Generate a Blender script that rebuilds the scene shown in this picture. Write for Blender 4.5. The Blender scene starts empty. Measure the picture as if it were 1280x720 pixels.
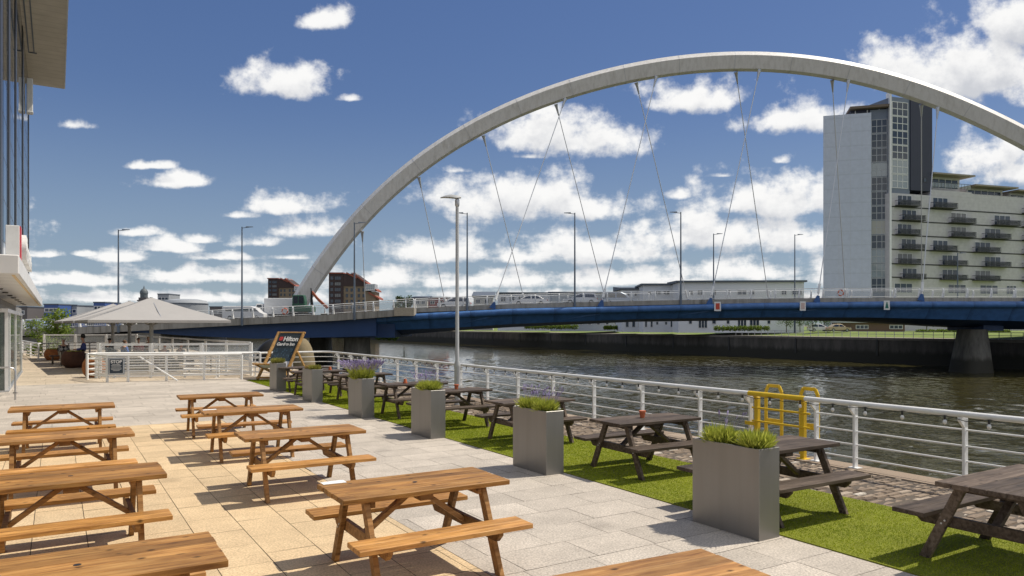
import bpy, bmesh, math, random
import numpy as np
from mathutils import Vector, Matrix, Quaternion

# ------------------------------------------------------------------ camera, sky, sun, exposure
SC = bpy.context.scene
COL = SC.collection
H = 2.1                      # eye height above the terrace
F = 920.0                    # focal length in photo pixels (1280 wide)
cam_d = bpy.data.cameras.new('camera')
cam = bpy.data.objects.new('camera', cam_d); COL.objects.link(cam)
cam.location = (0, 0, H); cam.rotation_euler = (math.radians(90), 0, 0)
cam_d.sensor_width = 36; cam_d.lens = F / 1280 * 36; cam_d.shift_y = 46 / 1280
cam_d.clip_end = 8000; cam_d.clip_start = 0.05
SC.camera = cam
SUN_AZ = math.atan2(0.94, 0.343); SUN_EL = math.radians(57.5)
sdir = Vector((math.sin(SUN_AZ) * math.cos(SUN_EL), math.cos(SUN_AZ) * math.cos(SUN_EL), math.sin(SUN_EL)))
sun_d = bpy.data.lights.new('sun', 'SUN'); sun_d.energy = 3.6; sun_d.angle = math.radians(0.53)
sun_d.color = (1.0, 0.92, 0.80)
sun = bpy.data.objects.new('sun', sun_d); COL.objects.link(sun)
sun.rotation_euler = sdir.to_track_quat('Z', 'Y').to_euler(); sun.location = (60, 20, 90)
vs = SC.view_settings
vs.view_transform = 'Standard'; vs.look = 'None'; vs.gamma = 1; vs.use_curve_mapping = False
vs.exposure = 0.34
SKY_STRENGTH = 0.12

world = bpy.data.worlds.new('World'); SC.world = world; world.use_nodes = True
def make_sky():
    nt = world.node_tree; N = nt.nodes; L = nt.links; N.clear()
    def put(x, sock):
        if isinstance(x, bpy.types.NodeSocket): L.new(x, sock)
        elif x is not None: sock.default_value = x
    def M(op, a, b=None, c=None, clamp=False):
        n = N.new('ShaderNodeMath'); n.operation = op; n.use_clamp = clamp
        put(a, n.inputs[0]); put(b, n.inputs[1]); put(c, n.inputs[2]); return n.outputs[0]
    def mix(f, a, b, bt='MIX'):
        n = N.new('ShaderNodeMix'); n.data_type = 'RGBA'; n.blend_type = bt
        put(f, n.inputs[0]); put(a, n.inputs[6]); put(b, n.inputs[7]); return n.outputs[2]
    def smooth(x, a, b):
        n = N.new('ShaderNodeMapRange'); n.interpolation_type = 'SMOOTHSTEP'
        put(x, n.inputs[0]); n.inputs[1].default_value = a; n.inputs[2].default_value = b; return n.outputs[0]
    tc = N.new('ShaderNodeTexCoord').outputs['Generated']
    sky = N.new('ShaderNodeTexSky'); sky.sky_type = 'NISHITA'; sky.sun_disc = False
    sky.sun_elevation = SUN_EL; sky.sun_rotation = SUN_AZ
    sky.air_density = 1.0; sky.dust_density = 0.3; sky.ozone_density = 5.0
    sp = N.new('ShaderNodeSeparateXYZ'); L.new(tc, sp.inputs[0])
    dx, dy, dz = sp.outputs
    ahead = smooth(dy, 0.12, 0.3)
    dyc = M('MAXIMUM', dy, 0.12)
    cx = M('DIVIDE', dx, dyc); cz = M('DIVIDE', dz, dyc)
    # the cumulus seen over the river: (azimuth tangent, elevation tangent, half width, half height)
    px = lambda x, y, w, h, k=1.0: ((x - 640) / F, (406 - y) / F, w / F, h / F, k)
    clouds = [px(*c) for c in [
        (342, 108, 66, 34), (398, 29, 42, 24), (88, 157, 36, 15, .75), (185, 208, 30, 9), (228, 229, 50, 15), (355, 258, 60, 25),
        (384, 289, 52, 21), (167, 291, 32, 11), (296, 270, 36, 9, .8), (205, 311, 60, 15), (160, 321, 60, 14), (440, 124, 22, 10, .62),
        (255, 301, 36, 10, .9), (318, 304, 48, 13, .85), (65, 319, 34, 7), (105, 318, 28, 8), (280, 322, 60, 10, .8), (360, 322, 30, 7, .8),
        (700, 176, 104, 46, 1.05), (868, 125, 74, 36), (640, 255, 128, 46, 1.05), (745, 262, 74, 34, 1.05), (1000, 152, 84, 36, .95), (972, 254, 118, 48, 1.05), (849, 245, 18, 13),
        (1150, 95, 100, 50, 1.05), (1230, 100, 110, 68, 1.15), (1268, 36, 56, 56, 1.1), (1255, 208, 66, 62), (905, 220, 30, 7, .8), (975, 202, 20, 12, .7), (580, 262, 60, 18, .7),
        (560, 318, 110, 28, .95), (660, 322, 90, 22, .95), (745, 316, 120, 36, 1.0), (880, 298, 130, 40, 1.0), (1000, 300, 100, 38, 1.0), (575, 213, 34, 14, .6), (660, 196, 40, 10, .6),
        (90, 352, 130, 15, .9), (250, 347, 160, 19, .9), (200, 374, 300, 14, .95), (470, 352, 120, 24, .95), (620, 352, 150, 22, .95), (780, 352, 170, 24, .95), (930, 342, 130, 24, .95), (900, 372, 600, 15, .95),
        (1230, 310, 120, 40, .9), (1100, 350, 160, 30), (-200, 120, 190, 70), (-300, 300, 300, 60),
        (1600, 200, 260, 90), (1500, 330, 240, 50), (2200, 300, 500, 120)]]
    def density(shift):
        czs = M('ADD', cz, shift)
        v = N.new('ShaderNodeCombineXYZ'); L.new(cx, v.inputs[0]); L.new(czs, v.inputs[1])
        acc = None
        for (ex, ez, w, h, k) in clouds:
            s = N.new('ShaderNodeVectorMath'); s.operation = 'SUBTRACT'; L.new(v.outputs[0], s.inputs[0]); s.inputs[1].default_value = (ex, ez, 0)
            m = N.new('ShaderNodeVectorMath'); m.operation = 'MULTIPLY'; L.new(s.outputs[0], m.inputs[0]); m.inputs[1].default_value = (1 / w, 1 / h, 0)
            m2 = N.new('ShaderNodeVectorMath'); m2.operation = 'MULTIPLY'; L.new(m.outputs[0], m2.inputs[0]); m2.inputs[1].default_value = (-1, -2.3, 0)
            m3 = N.new('ShaderNodeVectorMath'); m3.operation = 'MAXIMUM'; L.new(m.outputs[0], m3.inputs[0]); L.new(m2.outputs[0], m3.inputs[1])
            d = N.new('ShaderNodeVectorMath'); d.operation = 'LENGTH'; L.new(m3.outputs[0], d.inputs[0])
            e = M('SUBTRACT', k, d.outputs['Value'])
            acc = e if acc is None else M('MAXIMUM', acc, e)
        acc = M('MAXIMUM', acc, -1.2)
        # ragged edges: noise in a stretched frame, finer towards the horizon
        el = M('ADD', M('MAXIMUM', czs, 0.0), 0.16)
        sv = N.new('ShaderNodeCombineXYZ')
        L.new(M('DIVIDE', cx, el), sv.inputs[0]); L.new(M('MULTIPLY', M('DIVIDE', czs, el), 4.6), sv.inputs[1])
        n1 = N.new('ShaderNodeTexNoise'); n1.inputs['Scale'].default_value = 3.2; n1.inputs['Detail'].default_value = 8; n1.inputs['Roughness'].default_value = .58
        L.new(sv.outputs[0], n1.inputs['Vector'])
        n2 = N.new('ShaderNodeTexNoise'); n2.inputs['Scale'].default_value = 19.0; n2.inputs['Detail'].default_value = 9; n2.inputs['Roughness'].default_value = .60
        L.new(v.outputs[0], n2.inputs['Vector'])
        nn = M('ADD', M('MULTIPLY', M('SUBTRACT', n1.outputs[0], 0.5), 1.7), M('MULTIPLY', M('SUBTRACT', n2.outputs[0], 0.5), 2.7))
        return M('ADD', acc, nn), nn
    d0, nn = density(0.0)
    d1, _ = density(0.02)
    band = smooth(cz, 0.12, 0.02)
    a0 = M('MAXIMUM', smooth(d0, -0.10, 0.66), M('MULTIPLY', smooth(nn, 0.05, 0.9), M('MULTIPLY', band, 0.9)))
    # elsewhere (behind the camera): unseen cumulus on a flat layer, cover raised to add fill light
    ez = M('MAXIMUM', dz, 0.06)
    pv = N.new('ShaderNodeCombineXYZ'); L.new(M('DIVIDE', dx, ez), pv.inputs[0]); L.new(M('DIVIDE', dy, ez), pv.inputs[1])
    n3 = N.new('ShaderNodeTexNoise'); n3.inputs['Scale'].default_value = 1.1; n3.inputs['Detail'].default_value = 6
    L.new(pv.outputs[0], n3.inputs['Vector'])
    ab = smooth(n3.outputs[0], 0.42, 0.58)
    alpha = M('ADD', M('MULTIPLY', a0, ahead), M('MULTIPLY', ab, M('SUBTRACT', 1.0, ahead)))
    # thick parts with more cloud above them are the greyer undersides
    shade = smooth(M('SUBTRACT', d1, M('MULTIPLY', d0, 0.25)), -0.1, 1.3)
    ccol = mix(shade, (6.5, 6.45, 6.35, 1), (4.1, 4.2, 4.45, 1))
    gm = N.new('ShaderNodeGamma'); gm.inputs['Gamma'].default_value = .6; L.new(sky.outputs[0], gm.inputs[0])
    hs = N.new('ShaderNodeHueSaturation'); hs.inputs['Hue'].default_value = .519; hs.inputs['Saturation'].default_value = SKY_SAT; hs.inputs['Value'].default_value = SKY_VAL
    L.new(gm.outputs[0], hs.inputs['Color'])
    hz = M('MULTIPLY', smooth(dz, 0.30, -0.02), 0.62)                     # summer haze low on the horizon
    clear = mix(hz, hs.outputs[0], (2.0, 2.65, 3.45, 1))
    col = mix(M('MULTIPLY', alpha, 0.97), clear, ccol)
    bg = N.new('ShaderNodeBackground'); bg.inputs['Strength'].default_value = SKY_STRENGTH
    L.new(col, bg.inputs['Color'])
    out = N.new('ShaderNodeOutputWorld'); L.new(bg.outputs[0], out.inputs[0])
SKY_SAT, SKY_VAL = 1.45, 1.0
make_sky()

# ------------------------------------------------------------------ measuring helpers
D1 = Vector((-0.5267, 0.8501, 0)); D2 = Vector((0.8501, 0.5267, 0))      # along the river (away), across it (to the far bank)
ANG = math.atan2(D2.y, D2.x)
def UV(u, v, z=0.0): return D2 * u + D1 * v + Vector((0, 0, z))
def G(x, y, z=0.0):                   # photo pixel of a point at height z
    Y = (H - z) * F / (y - 406); return Vector(((x - 640) / F * Y, Y, z))
def A(x, y, Y):                       # photo pixel of a point at distance Y
    return Vector(((x - 640) / F * Y, Y, H + (406 - y) / F * Y))
def lerp_list(pts, x):
    if x <= pts[0][0]: return pts[0][1]
    for (a, b), (c, d) in zip(pts, pts[1:]):
        if x <= c: return b + (d - b) * (x - a) / (c - a)
    return pts[-1][1]

# ------------------------------------------------------------------ materials
def nodes(name):
    m = bpy.data.materials.new(name); m.use_nodes = True
    nt = m.node_tree; b = nt.nodes['Principled BSDF']; return m, nt, b
def mat(name, col, rough=.6, metal=0, noise=.12, scale=6, bump=0, bscale=60, spec=.5, coord='Object', emit=None):
    m, nt, b = nodes(name); N, L = nt.nodes, nt.links
    b.inputs['Roughness'].default_value = rough; b.inputs['Metallic'].default_value = metal
    b.inputs['Specular IOR Level'].default_value = spec
    tc = N.new('ShaderNodeTexCoord')
    n = N.new('ShaderNodeTexNoise'); n.inputs['Scale'].default_value = scale; n.inputs['Detail'].default_value = 6; n.inputs['Roughness'].default_value = .65
    L.new(tc.outputs[coord], n.inputs['Vector'])
    r = N.new('ShaderNodeMapRange'); r.inputs[3].default_value = 1 - noise; r.inputs[4].default_value = 1 + noise; r.inputs[1].default_value = .25; r.inputs[2].default_value = .75
    L.new(n.outputs[0], r.inputs[0])
    mx = N.new('ShaderNodeVectorMath'); mx.operation = 'MULTIPLY'; mx.inputs[0].default_value = col[:3]
    L.new(r.outputs[0], mx.inputs[1]); L.new(mx.outputs[0], b.inputs['Base Color'])
    if bump:
        n2 = N.new('ShaderNodeTexNoise'); n2.inputs['Scale'].default_value = bscale; n2.inputs['Detail'].default_value = 4
        L.new(tc.outputs[coord], n2.inputs['Vector'])
        bp = N.new('ShaderNodeBump'); bp.inputs['Strength'].default_value = bump; bp.inputs['Distance'].default_value = .02
        L.new(n2.outputs[0], bp.inputs['Height']); L.new(bp.outputs[0], b.inputs['Normal'])
    if emit: b.inputs['Emission Color'].default_value = (*emit[:3], 1); b.inputs['Emission Strength'].default_value = emit[3]
    return m
def ramp(N, L, fac, stops):
    r = N.new('ShaderNodeValToRGB'); e = r.color_ramp.elements
    while len(e) < len(stops): e.new(.5)
    for i, (p, c) in enumerate(stops): e[i].position = p; e[i].color = (*c, 1)
    L.new(fac, r.inputs[0]); return r.outputs[0]
def wood(name, dark, mid, light, rough=.55):
    m, nt, b = nodes(name); N, L = nt.nodes, nt.links
    tc = N.new('ShaderNodeTexCoord'); oi = N.new('ShaderNodeObjectInfo')
    at = N.new('ShaderNodeAttribute'); at.attribute_name = 'tone'
    mm = N.new('ShaderNodeMath'); mm.operation = 'MULTIPLY_ADD'; L.new(at.outputs['Fac'], mm.inputs[0]); mm.inputs[1].default_value = 17.3
    m2 = N.new('ShaderNodeMath'); m2.operation = 'MULTIPLY'; L.new(oi.outputs['Random'], m2.inputs[0]); m2.inputs[1].default_value = 41.0
    L.new(m2.outputs[0], mm.inputs[2])
    off = N.new('ShaderNodeCombineXYZ'); L.new(mm.outputs[0], off.inputs[0]); L.new(mm.outputs[0], off.inputs[1])
    add = N.new('ShaderNodeVectorMath'); add.operation = 'ADD'; L.new(tc.outputs['Object'], add.inputs[0]); L.new(off.outputs[0], add.inputs[1])
    sc = N.new('ShaderNodeVectorMath'); sc.operation = 'MULTIPLY'; sc.inputs[1].default_value = (2.2, 26, 26); L.new(add.outputs[0], sc.inputs[0])
    n = N.new('ShaderNodeTexNoise'); n.inputs['Scale'].default_value = 1; n.inputs['Detail'].default_value = 6; n.inputs['Roughness'].default_value = .6; n.inputs['Distortion'].default_value = .7
    L.new(sc.outputs[0], n.inputs['Vector'])
    c = ramp(N, L, n.outputs[0], [(.28, dark), (.5, mid), (.74, light)])
    # knots
    s2 = N.new('ShaderNodeVectorMath'); s2.operation = 'MULTIPLY'; s2.inputs[1].default_value = (5.5, 8.5, 8.5); L.new(add.outputs[0], s2.inputs[0])
    vo = N.new('ShaderNodeTexVoronoi'); vo.inputs['Scale'].default_value = 1; L.new(s2.outputs[0], vo.inputs['Vector'])
    kr = N.new('ShaderNodeMapRange'); kr.interpolation_type = 'SMOOTHSTEP'; kr.inputs[1].default_value = .04; kr.inputs[2].default_value = .20; kr.inputs[3].default_value = .24; kr.inputs[4].default_value = 1
    L.new(vo.outputs['Distance'], kr.inputs[0])
    tn = N.new('ShaderNodeMapRange'); tn.inputs[3].default_value = .66; tn.inputs[4].default_value = 1.20; L.new(at.outputs['Fac'], tn.inputs[0])
    k2 = N.new('ShaderNodeMath'); k2.operation = 'MULTIPLY'; L.new(kr.outputs[0], k2.inputs[0]); L.new(tn.outputs[0], k2.inputs[1])
    # large weathering
    n3 = N.new('ShaderNodeTexNoise'); n3.inputs['Scale'].default_value = 2.6; n3.inputs['Detail'].default_value = 4; L.new(add.outputs[0], n3.inputs['Vector'])
    w = N.new('ShaderNodeMapRange'); w.inputs[1].default_value = .3; w.inputs[2].default_value = .7; w.inputs[3].default_value = .74; w.inputs[4].default_value = 1.18; L.new(n3.outputs[0], w.inputs[0])
    k3 = N.new('ShaderNodeMath'); k3.operation = 'MULTIPLY'; L.new(k2.outputs[0], k3.inputs[0]); L.new(w.outputs[0], k3.inputs[1])
    mx = N.new('ShaderNodeVectorMath'); mx.operation = 'MULTIPLY'; L.new(c, mx.inputs[0]); L.new(k3.outputs[0], mx.inputs[1])
    orr = N.new('ShaderNodeMapRange'); orr.inputs[3].default_value = .74; orr.inputs[4].default_value = 1.0; L.new(oi.outputs['Random'], orr.inputs[0])
    hv = N.new('ShaderNodeHueSaturation'); L.new(mx.outputs[0], hv.inputs['Color']); L.new(orr.outputs[0], hv.inputs['Value'])
    osat = N.new('ShaderNodeMapRange'); osat.inputs[3].default_value = .98; osat.inputs[4].default_value = .92; L.new(oi.outputs['Random'], osat.inputs[0]); L.new(osat.outputs[0], hv.inputs['Saturation'])
    L.new(hv.outputs[0], b.inputs['Base Color']); b.inputs['Roughness'].default_value = rough; b.inputs['Specular IOR Level'].default_value = .2
    bp = N.new('ShaderNodeBump'); bp.inputs['Strength'].default_value = .25; bp.inputs['Distance'].default_value = .004
    L.new(n.outputs[0], bp.inputs['Height']); L.new(bp.outputs[0], b.inputs['Normal'])
    return m
def slab_mat(name, col, speck=.22, rough=.8, stain=.16):
    m, nt, b = nodes(name); N, L = nt.nodes, nt.links
    tc = N.new('ShaderNodeTexCoord'); at = N.new('ShaderNodeAttribute'); at.attribute_name = 'tone'
    def noise(s, d, a, bb, lo=.3, hi=.7):
        n = N.new('ShaderNodeTexNoise'); n.inputs['Scale'].default_value = s; n.inputs['Detail'].default_value = d; n.inputs['Roughness'].default_value = .7
        L.new(tc.outputs['Object'], n.inputs['Vector'])
        r = N.new('ShaderNodeMapRange'); r.inputs[1].default_value = lo; r.inputs[2].default_value = hi; r.inputs[3].default_value = a; r.inputs[4].default_value = bb
        L.new(n.outputs[0], r.inputs[0]); return r.outputs[0]
    def mul(a, bb):
        k = N.new('ShaderNodeMath'); k.operation = 'MULTIPLY'; L.new(a, k.inputs[0]); L.new(bb, k.inputs[1]); return k.outputs[0]
    t = N.new('ShaderNodeMapRange'); t.inputs[3].default_value = .85; t.inputs[4].default_value = 1.06; L.new(at.outputs['Fac'], t.inputs[0])
    f = mul(mul(noise(48, 4, 1 - speck * 1.3, 1 + speck * 1.1), noise(.55, 6, 1 - stain, 1 + stain * .6)), t.outputs[0])
    f = mul(f, noise(3.1, 8, .84, 1.05, .25, .6))
    for vs_, lo_, hi_, dk in ((2.3, .018, .035, .55), (.75, .03, .20, .80)):      # gum and drips, larger old spills
        vo = N.new('ShaderNodeTexVoronoi'); vo.inputs['Scale'].default_value = vs_; wn = N.new('ShaderNodeTexNoise'); wn.inputs['Scale'].default_value = vs_ * 4; wn.inputs['Detail'].default_value = 4
        av = N.new('ShaderNodeVectorMath'); av.operation = 'MULTIPLY_ADD'; L.new(wn.outputs['Color'], av.inputs[0]); av.inputs[1].default_value = (.12 / vs_,) * 3; L.new(tc.outputs['Object'], av.inputs[2])
        L.new(av.outputs[0], vo.inputs['Vector']); rr = N.new('ShaderNodeMapRange'); rr.interpolation_type = 'SMOOTHSTEP'; rr.inputs[1].default_value = lo_; rr.inputs[2].default_value = hi_; rr.inputs[3].default_value = dk; rr.inputs[4].default_value = 1
        L.new(vo.outputs['Distance'], rr.inputs[0]); f = mul(f, rr.outputs[0])
    mx = N.new('ShaderNodeVectorMath'); mx.operation = 'MULTIPLY'; mx.inputs[0].default_value = col; L.new(f, mx.inputs[1])
    L.new(mx.outputs[0], b.inputs['Base Color']); b.inputs['Roughness'].default_value = rough; b.inputs['Specular IOR Level'].default_value = .3
    n2 = N.new('ShaderNodeTexNoise'); n2.inputs['Scale'].default_value = 130; n2.inputs['Detail'].default_value = 3; L.new(tc.outputs['Object'], n2.inputs['Vector'])
    bp = N.new('ShaderNodeBump'); bp.inputs['Strength'].default_value = .25; bp.inputs['Distance'].default_value = .004
    L.new(n2.outputs[0], bp.inputs['Height']); L.new(bp.outputs[0], b.inputs['Normal'])
    return m
def streaked(name, col, dirt, zscale=.06, amount=.55, rough=.7, xs=1.2):
    """concrete or painted steel with vertical run-off streaks"""
    m, nt, b = nodes(name); N, L = nt.nodes, nt.links
    tc = N.new('ShaderNodeTexCoord')
    sc = N.new('ShaderNodeVectorMath'); sc.operation = 'MULTIPLY'; sc.inputs[1].default_value = (xs, xs, zscale); L.new(tc.outputs['Object'], sc.inputs[0])
    n = N.new('ShaderNodeTexNoise'); n.inputs['Scale'].default_value = 1.6; n.inputs['Detail'].default_value = 7; n.inputs['Roughness'].default_value = .7; L.new(sc.outputs[0], n.inputs['Vector'])
    n2 = N.new('ShaderNodeTexNoise'); n2.inputs['Scale'].default_value = .35; n2.inputs['Detail'].default_value = 5; L.new(tc.outputs['Object'], n2.inputs['Vector'])
    r = N.new('ShaderNodeMapRange'); r.inputs[1].default_value = .42; r.inputs[2].default_value = .72; r.inputs[4].default_value = amount; L.new(n.outputs[0], r.inputs[0])
    k = N.new('ShaderNodeMath'); k.operation = 'MULTIPLY'; L.new(r.outputs[0], k.inputs[0]); 
    r2 = N.new('ShaderNodeMapRange'); r2.inputs[1].default_value = .3; r2.inputs[2].default_value = .7; r2.inputs[3].default_value = .4; r2.inputs[4].default_value = 1.3; L.new(n2.outputs[0], r2.inputs[0]); L.new(r2.outputs[0], k.inputs[1])
    mx = N.new('ShaderNodeMix'); mx.data_type = 'RGBA'; L.new(k.outputs[0], mx.inputs[0]); mx.inputs[6].default_value = (*col, 1); mx.inputs[7].default_value = (*dirt, 1)
    L.new(mx.outputs[2], b.inputs['Base Color']); b.inputs['Roughness'].default_value = rough
    return m
def tide_mat(name, col, wet, z0, z1):
    """masonry with streaks above a dark weed-stained tide band"""
    m, nt, b = nodes(name); N, L = nt.nodes, nt.links
    ge = N.new('ShaderNodeNewGeometry'); sp = N.new('ShaderNodeSeparateXYZ'); L.new(ge.outputs['Position'], sp.inputs[0])
    sc = N.new('ShaderNodeVectorMath'); sc.operation = 'MULTIPLY'; sc.inputs[1].default_value = (.5, .5, .12); L.new(ge.outputs['Position'], sc.inputs[0])
    n = N.new('ShaderNodeTexNoise'); n.inputs['Scale'].default_value = 1.6; n.inputs['Detail'].default_value = 8; n.inputs['Roughness'].default_value = .72; L.new(sc.outputs[0], n.inputs['Vector'])
    zz = N.new('ShaderNodeMath'); zz.operation = 'MULTIPLY_ADD'; L.new(n.outputs[0], zz.inputs[0]); zz.inputs[1].default_value = 1.6; L.new(sp.outputs[2], zz.inputs[2])
    r = N.new('ShaderNodeMapRange'); r.interpolation_type = 'SMOOTHSTEP'; r.inputs[1].default_value = z0 + .8; r.inputs[2].default_value = z1 + .8; L.new(zz.outputs[0], r.inputs[0])
    c1 = ramp(N, L, n.outputs[0], [(.3, tuple(x * .35 for x in col)), (.52, col), (.75, tuple(min(1, x * 1.7) for x in col))])
    mx = N.new('ShaderNodeMix'); mx.data_type = 'RGBA'; L.new(r.outputs[0], mx.inputs[0]); mx.inputs[6].default_value = (*wet, 1); L.new(c1, mx.inputs[7])
    L.new(mx.outputs[2], b.inputs['Base Color']); b.inputs['Roughness'].default_value = .75
    return m
def glass_mat(name, col, rough=.03, spec=1.0, metal=.0, alpha=1.0):
    m, nt, b = nodes(name); N, L = nt.nodes, nt.links
    b.inputs['Base Color'].default_value = (*col, 1); b.inputs['Roughness'].default_value = rough; b.inputs['Specular IOR Level'].default_value = spec
    b.inputs['Metallic'].default_value = metal; b.inputs['IOR'].default_value = 1.6; b.inputs['Alpha'].default_value = alpha
    return m
def cladding_mat(name, col, period, axis=2, depth=.5, rough=.6, noise=.08):
    m, nt, b = nodes(name); N, L = nt.nodes, nt.links
    tc = N.new('ShaderNodeTexCoord'); sp = N.new('ShaderNodeSeparateXYZ'); L.new(tc.outputs['Object'], sp.inputs[0])
    d = N.new('ShaderNodeMath'); d.operation = 'DIVIDE'; L.new(sp.outputs[axis], d.inputs[0]); d.inputs[1].default_value = period
    fr = N.new('ShaderNodeMath'); fr.operation = 'FRACT'; L.new(d.outputs[0], fr.inputs[0])
    r = N.new('ShaderNodeMapRange'); r.inputs[1].default_value = 0; r.inputs[2].default_value = .12; r.inputs[3].default_value = 1 - depth; r.inputs[4].default_value = 1; L.new(fr.outputs[0], r.inputs[0])
    n = N.new('ShaderNodeTexNoise'); n.inputs['Scale'].default_value = 1.3; n.inputs['Detail'].default_value = 6; L.new(tc.outputs['Object'], n.inputs['Vector'])
    r2 = N.new('ShaderNodeMapRange'); r2.inputs[1].default_value = .3; r2.inputs[2].default_value = .7; r2.inputs[3].default_value = 1 - noise; r2.inputs[4].default_value = 1 + noise; L.new(n.outputs[0], r2.inputs[0])
    k = N.new('ShaderNodeMath'); k.operation = 'MULTIPLY'; L.new(r.outputs[0], k.inputs[0]); L.new(r2.outputs[0], k.inputs[1])
    mx = N.new('ShaderNodeVectorMath'); mx.operation = 'MULTIPLY'; mx.inputs[0].default_value = col; L.new(k.outputs[0], mx.inputs[1])
    L.new(mx.outputs[0], b.inputs['Base Color']); b.inputs['Roughness'].default_value = rough
    bp = N.new('ShaderNodeBump'); bp.inputs['Strength'].default_value = .6; bp.inputs['Distance'].default_value = period * .1; L.new(r.outputs[0], bp.inputs['Height']); L.new(bp.outputs[0], b.inputs['Normal'])
    return m
def leaf_mat(name, a, bcol, trans=.35):
    m, nt, b = nodes(name); N, L = nt.nodes, nt.links
    at = N.new('ShaderNodeAttribute'); at.attribute_name = 'tone'
    c = ramp(N, L, at.outputs['Fac'], [(0, a), (1, bcol)])
    L.new(c, b.inputs['Base Color']); b.inputs['Roughness'].default_value = .6; b.inputs['Specular IOR Level'].default_value = .25
    tr = N.new('ShaderNodeBsdfTranslucent'); L.new(c, tr.inputs[0])
    ms = N.new('ShaderNodeMixShader'); ms.inputs[0].default_value = trans
    L.new(b.outputs[0], ms.inputs[1]); L.new(tr.outputs[0], ms.inputs[2]); L.new(ms.outputs[0], N['Material Output'].inputs[0])
    return m
def water_mat():
    m, nt, b = nodes('river_water'); N, L = nt.nodes, nt.links
    tc = N.new('ShaderNodeTexCoord')
    b.inputs['Base Color'].default_value = (.046, .041, .014, 1); b.inputs['Roughness'].default_value = .04; b.inputs['IOR'].default_value = 1.33
    def wav(scale, rot, st, det):
        mp = N.new('ShaderNodeMapping'); mp.inputs['Rotation'].default_value = (0, 0, rot); mp.inputs['Scale'].default_value = (st, 1, 1); L.new(tc.outputs['Object'], mp.inputs[0])
        n = N.new('ShaderNodeTexNoise'); n.inputs['Scale'].default_value = scale; n.inputs['Detail'].default_value = det; n.inputs['Roughness'].default_value = .55; n.inputs['Distortion'].default_value = .4
        L.new(mp.outputs[0], n.inputs[0]); return n.outputs[0]
    a = wav(2.4, .35, .6, 2); c = wav(.9, .1, .55, 2)
    ad = N.new('ShaderNodeMath'); ad.operation = 'MULTIPLY_ADD'; L.new(c, ad.inputs[0]); ad.inputs[1].default_value = 1.5; L.new(a, ad.inputs[2])
    bp = N.new('ShaderNodeBump'); bp.inputs['Strength'].default_value = .20; bp.inputs['Distance'].default_value = .10
    L.new(ad.outputs[0], bp.inputs['Height']); L.new(bp.outputs[0], b.inputs['Normal'])
    return m
MT = {}
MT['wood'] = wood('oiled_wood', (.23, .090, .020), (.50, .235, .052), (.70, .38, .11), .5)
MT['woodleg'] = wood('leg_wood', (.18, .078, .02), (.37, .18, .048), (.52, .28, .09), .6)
MT['dark'] = wood('dark_stained_wood', (.055, .038, .026), (.125, .090, .064), (.21, .16, .12), .6)
MT['pine'] = wood('pine', (.40, .20, .05), (.55, .30, .09), (.68, .42, .16), .5)
MT['white'] = mat('white_paint', (.80, .80, .78), .35, noise=.10, scale=3)
MT['whiterough'] = mat('white_render', (.62, .62, .60), .8, noise=.06, scale=.4)
MT['yellow'] = mat('yellow_paint', (.70, .47, .02), .4, noise=.16, scale=7)
MT['steel'] = mat('stainless_steel', (.55, .55, .55), .3, metal=1, noise=.08)
MT['galv'] = mat('galvanised_steel', (.50, .51, .52), .45, metal=.6, noise=.1)
MT['lampgrey'] = mat('lamp_column_paint', (.42, .43, .43), .45, noise=.08)
MT['bluegrey'] = mat('blue_grey_paint', (.11, .14, .18), .45, noise=.08)
MT['black'] = mat('black_plastic', (.02, .02, .02), .5)
MT['dirt'] = mat('soil', (.05, .035, .025), .95, noise=.3, scale=20)
MT['terracotta'] = mat('terracotta', (.50, .13, .05), .8, noise=.12)
MT['paper'] = mat('paper', (.80, .80, .78), .8, noise=.02)

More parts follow.
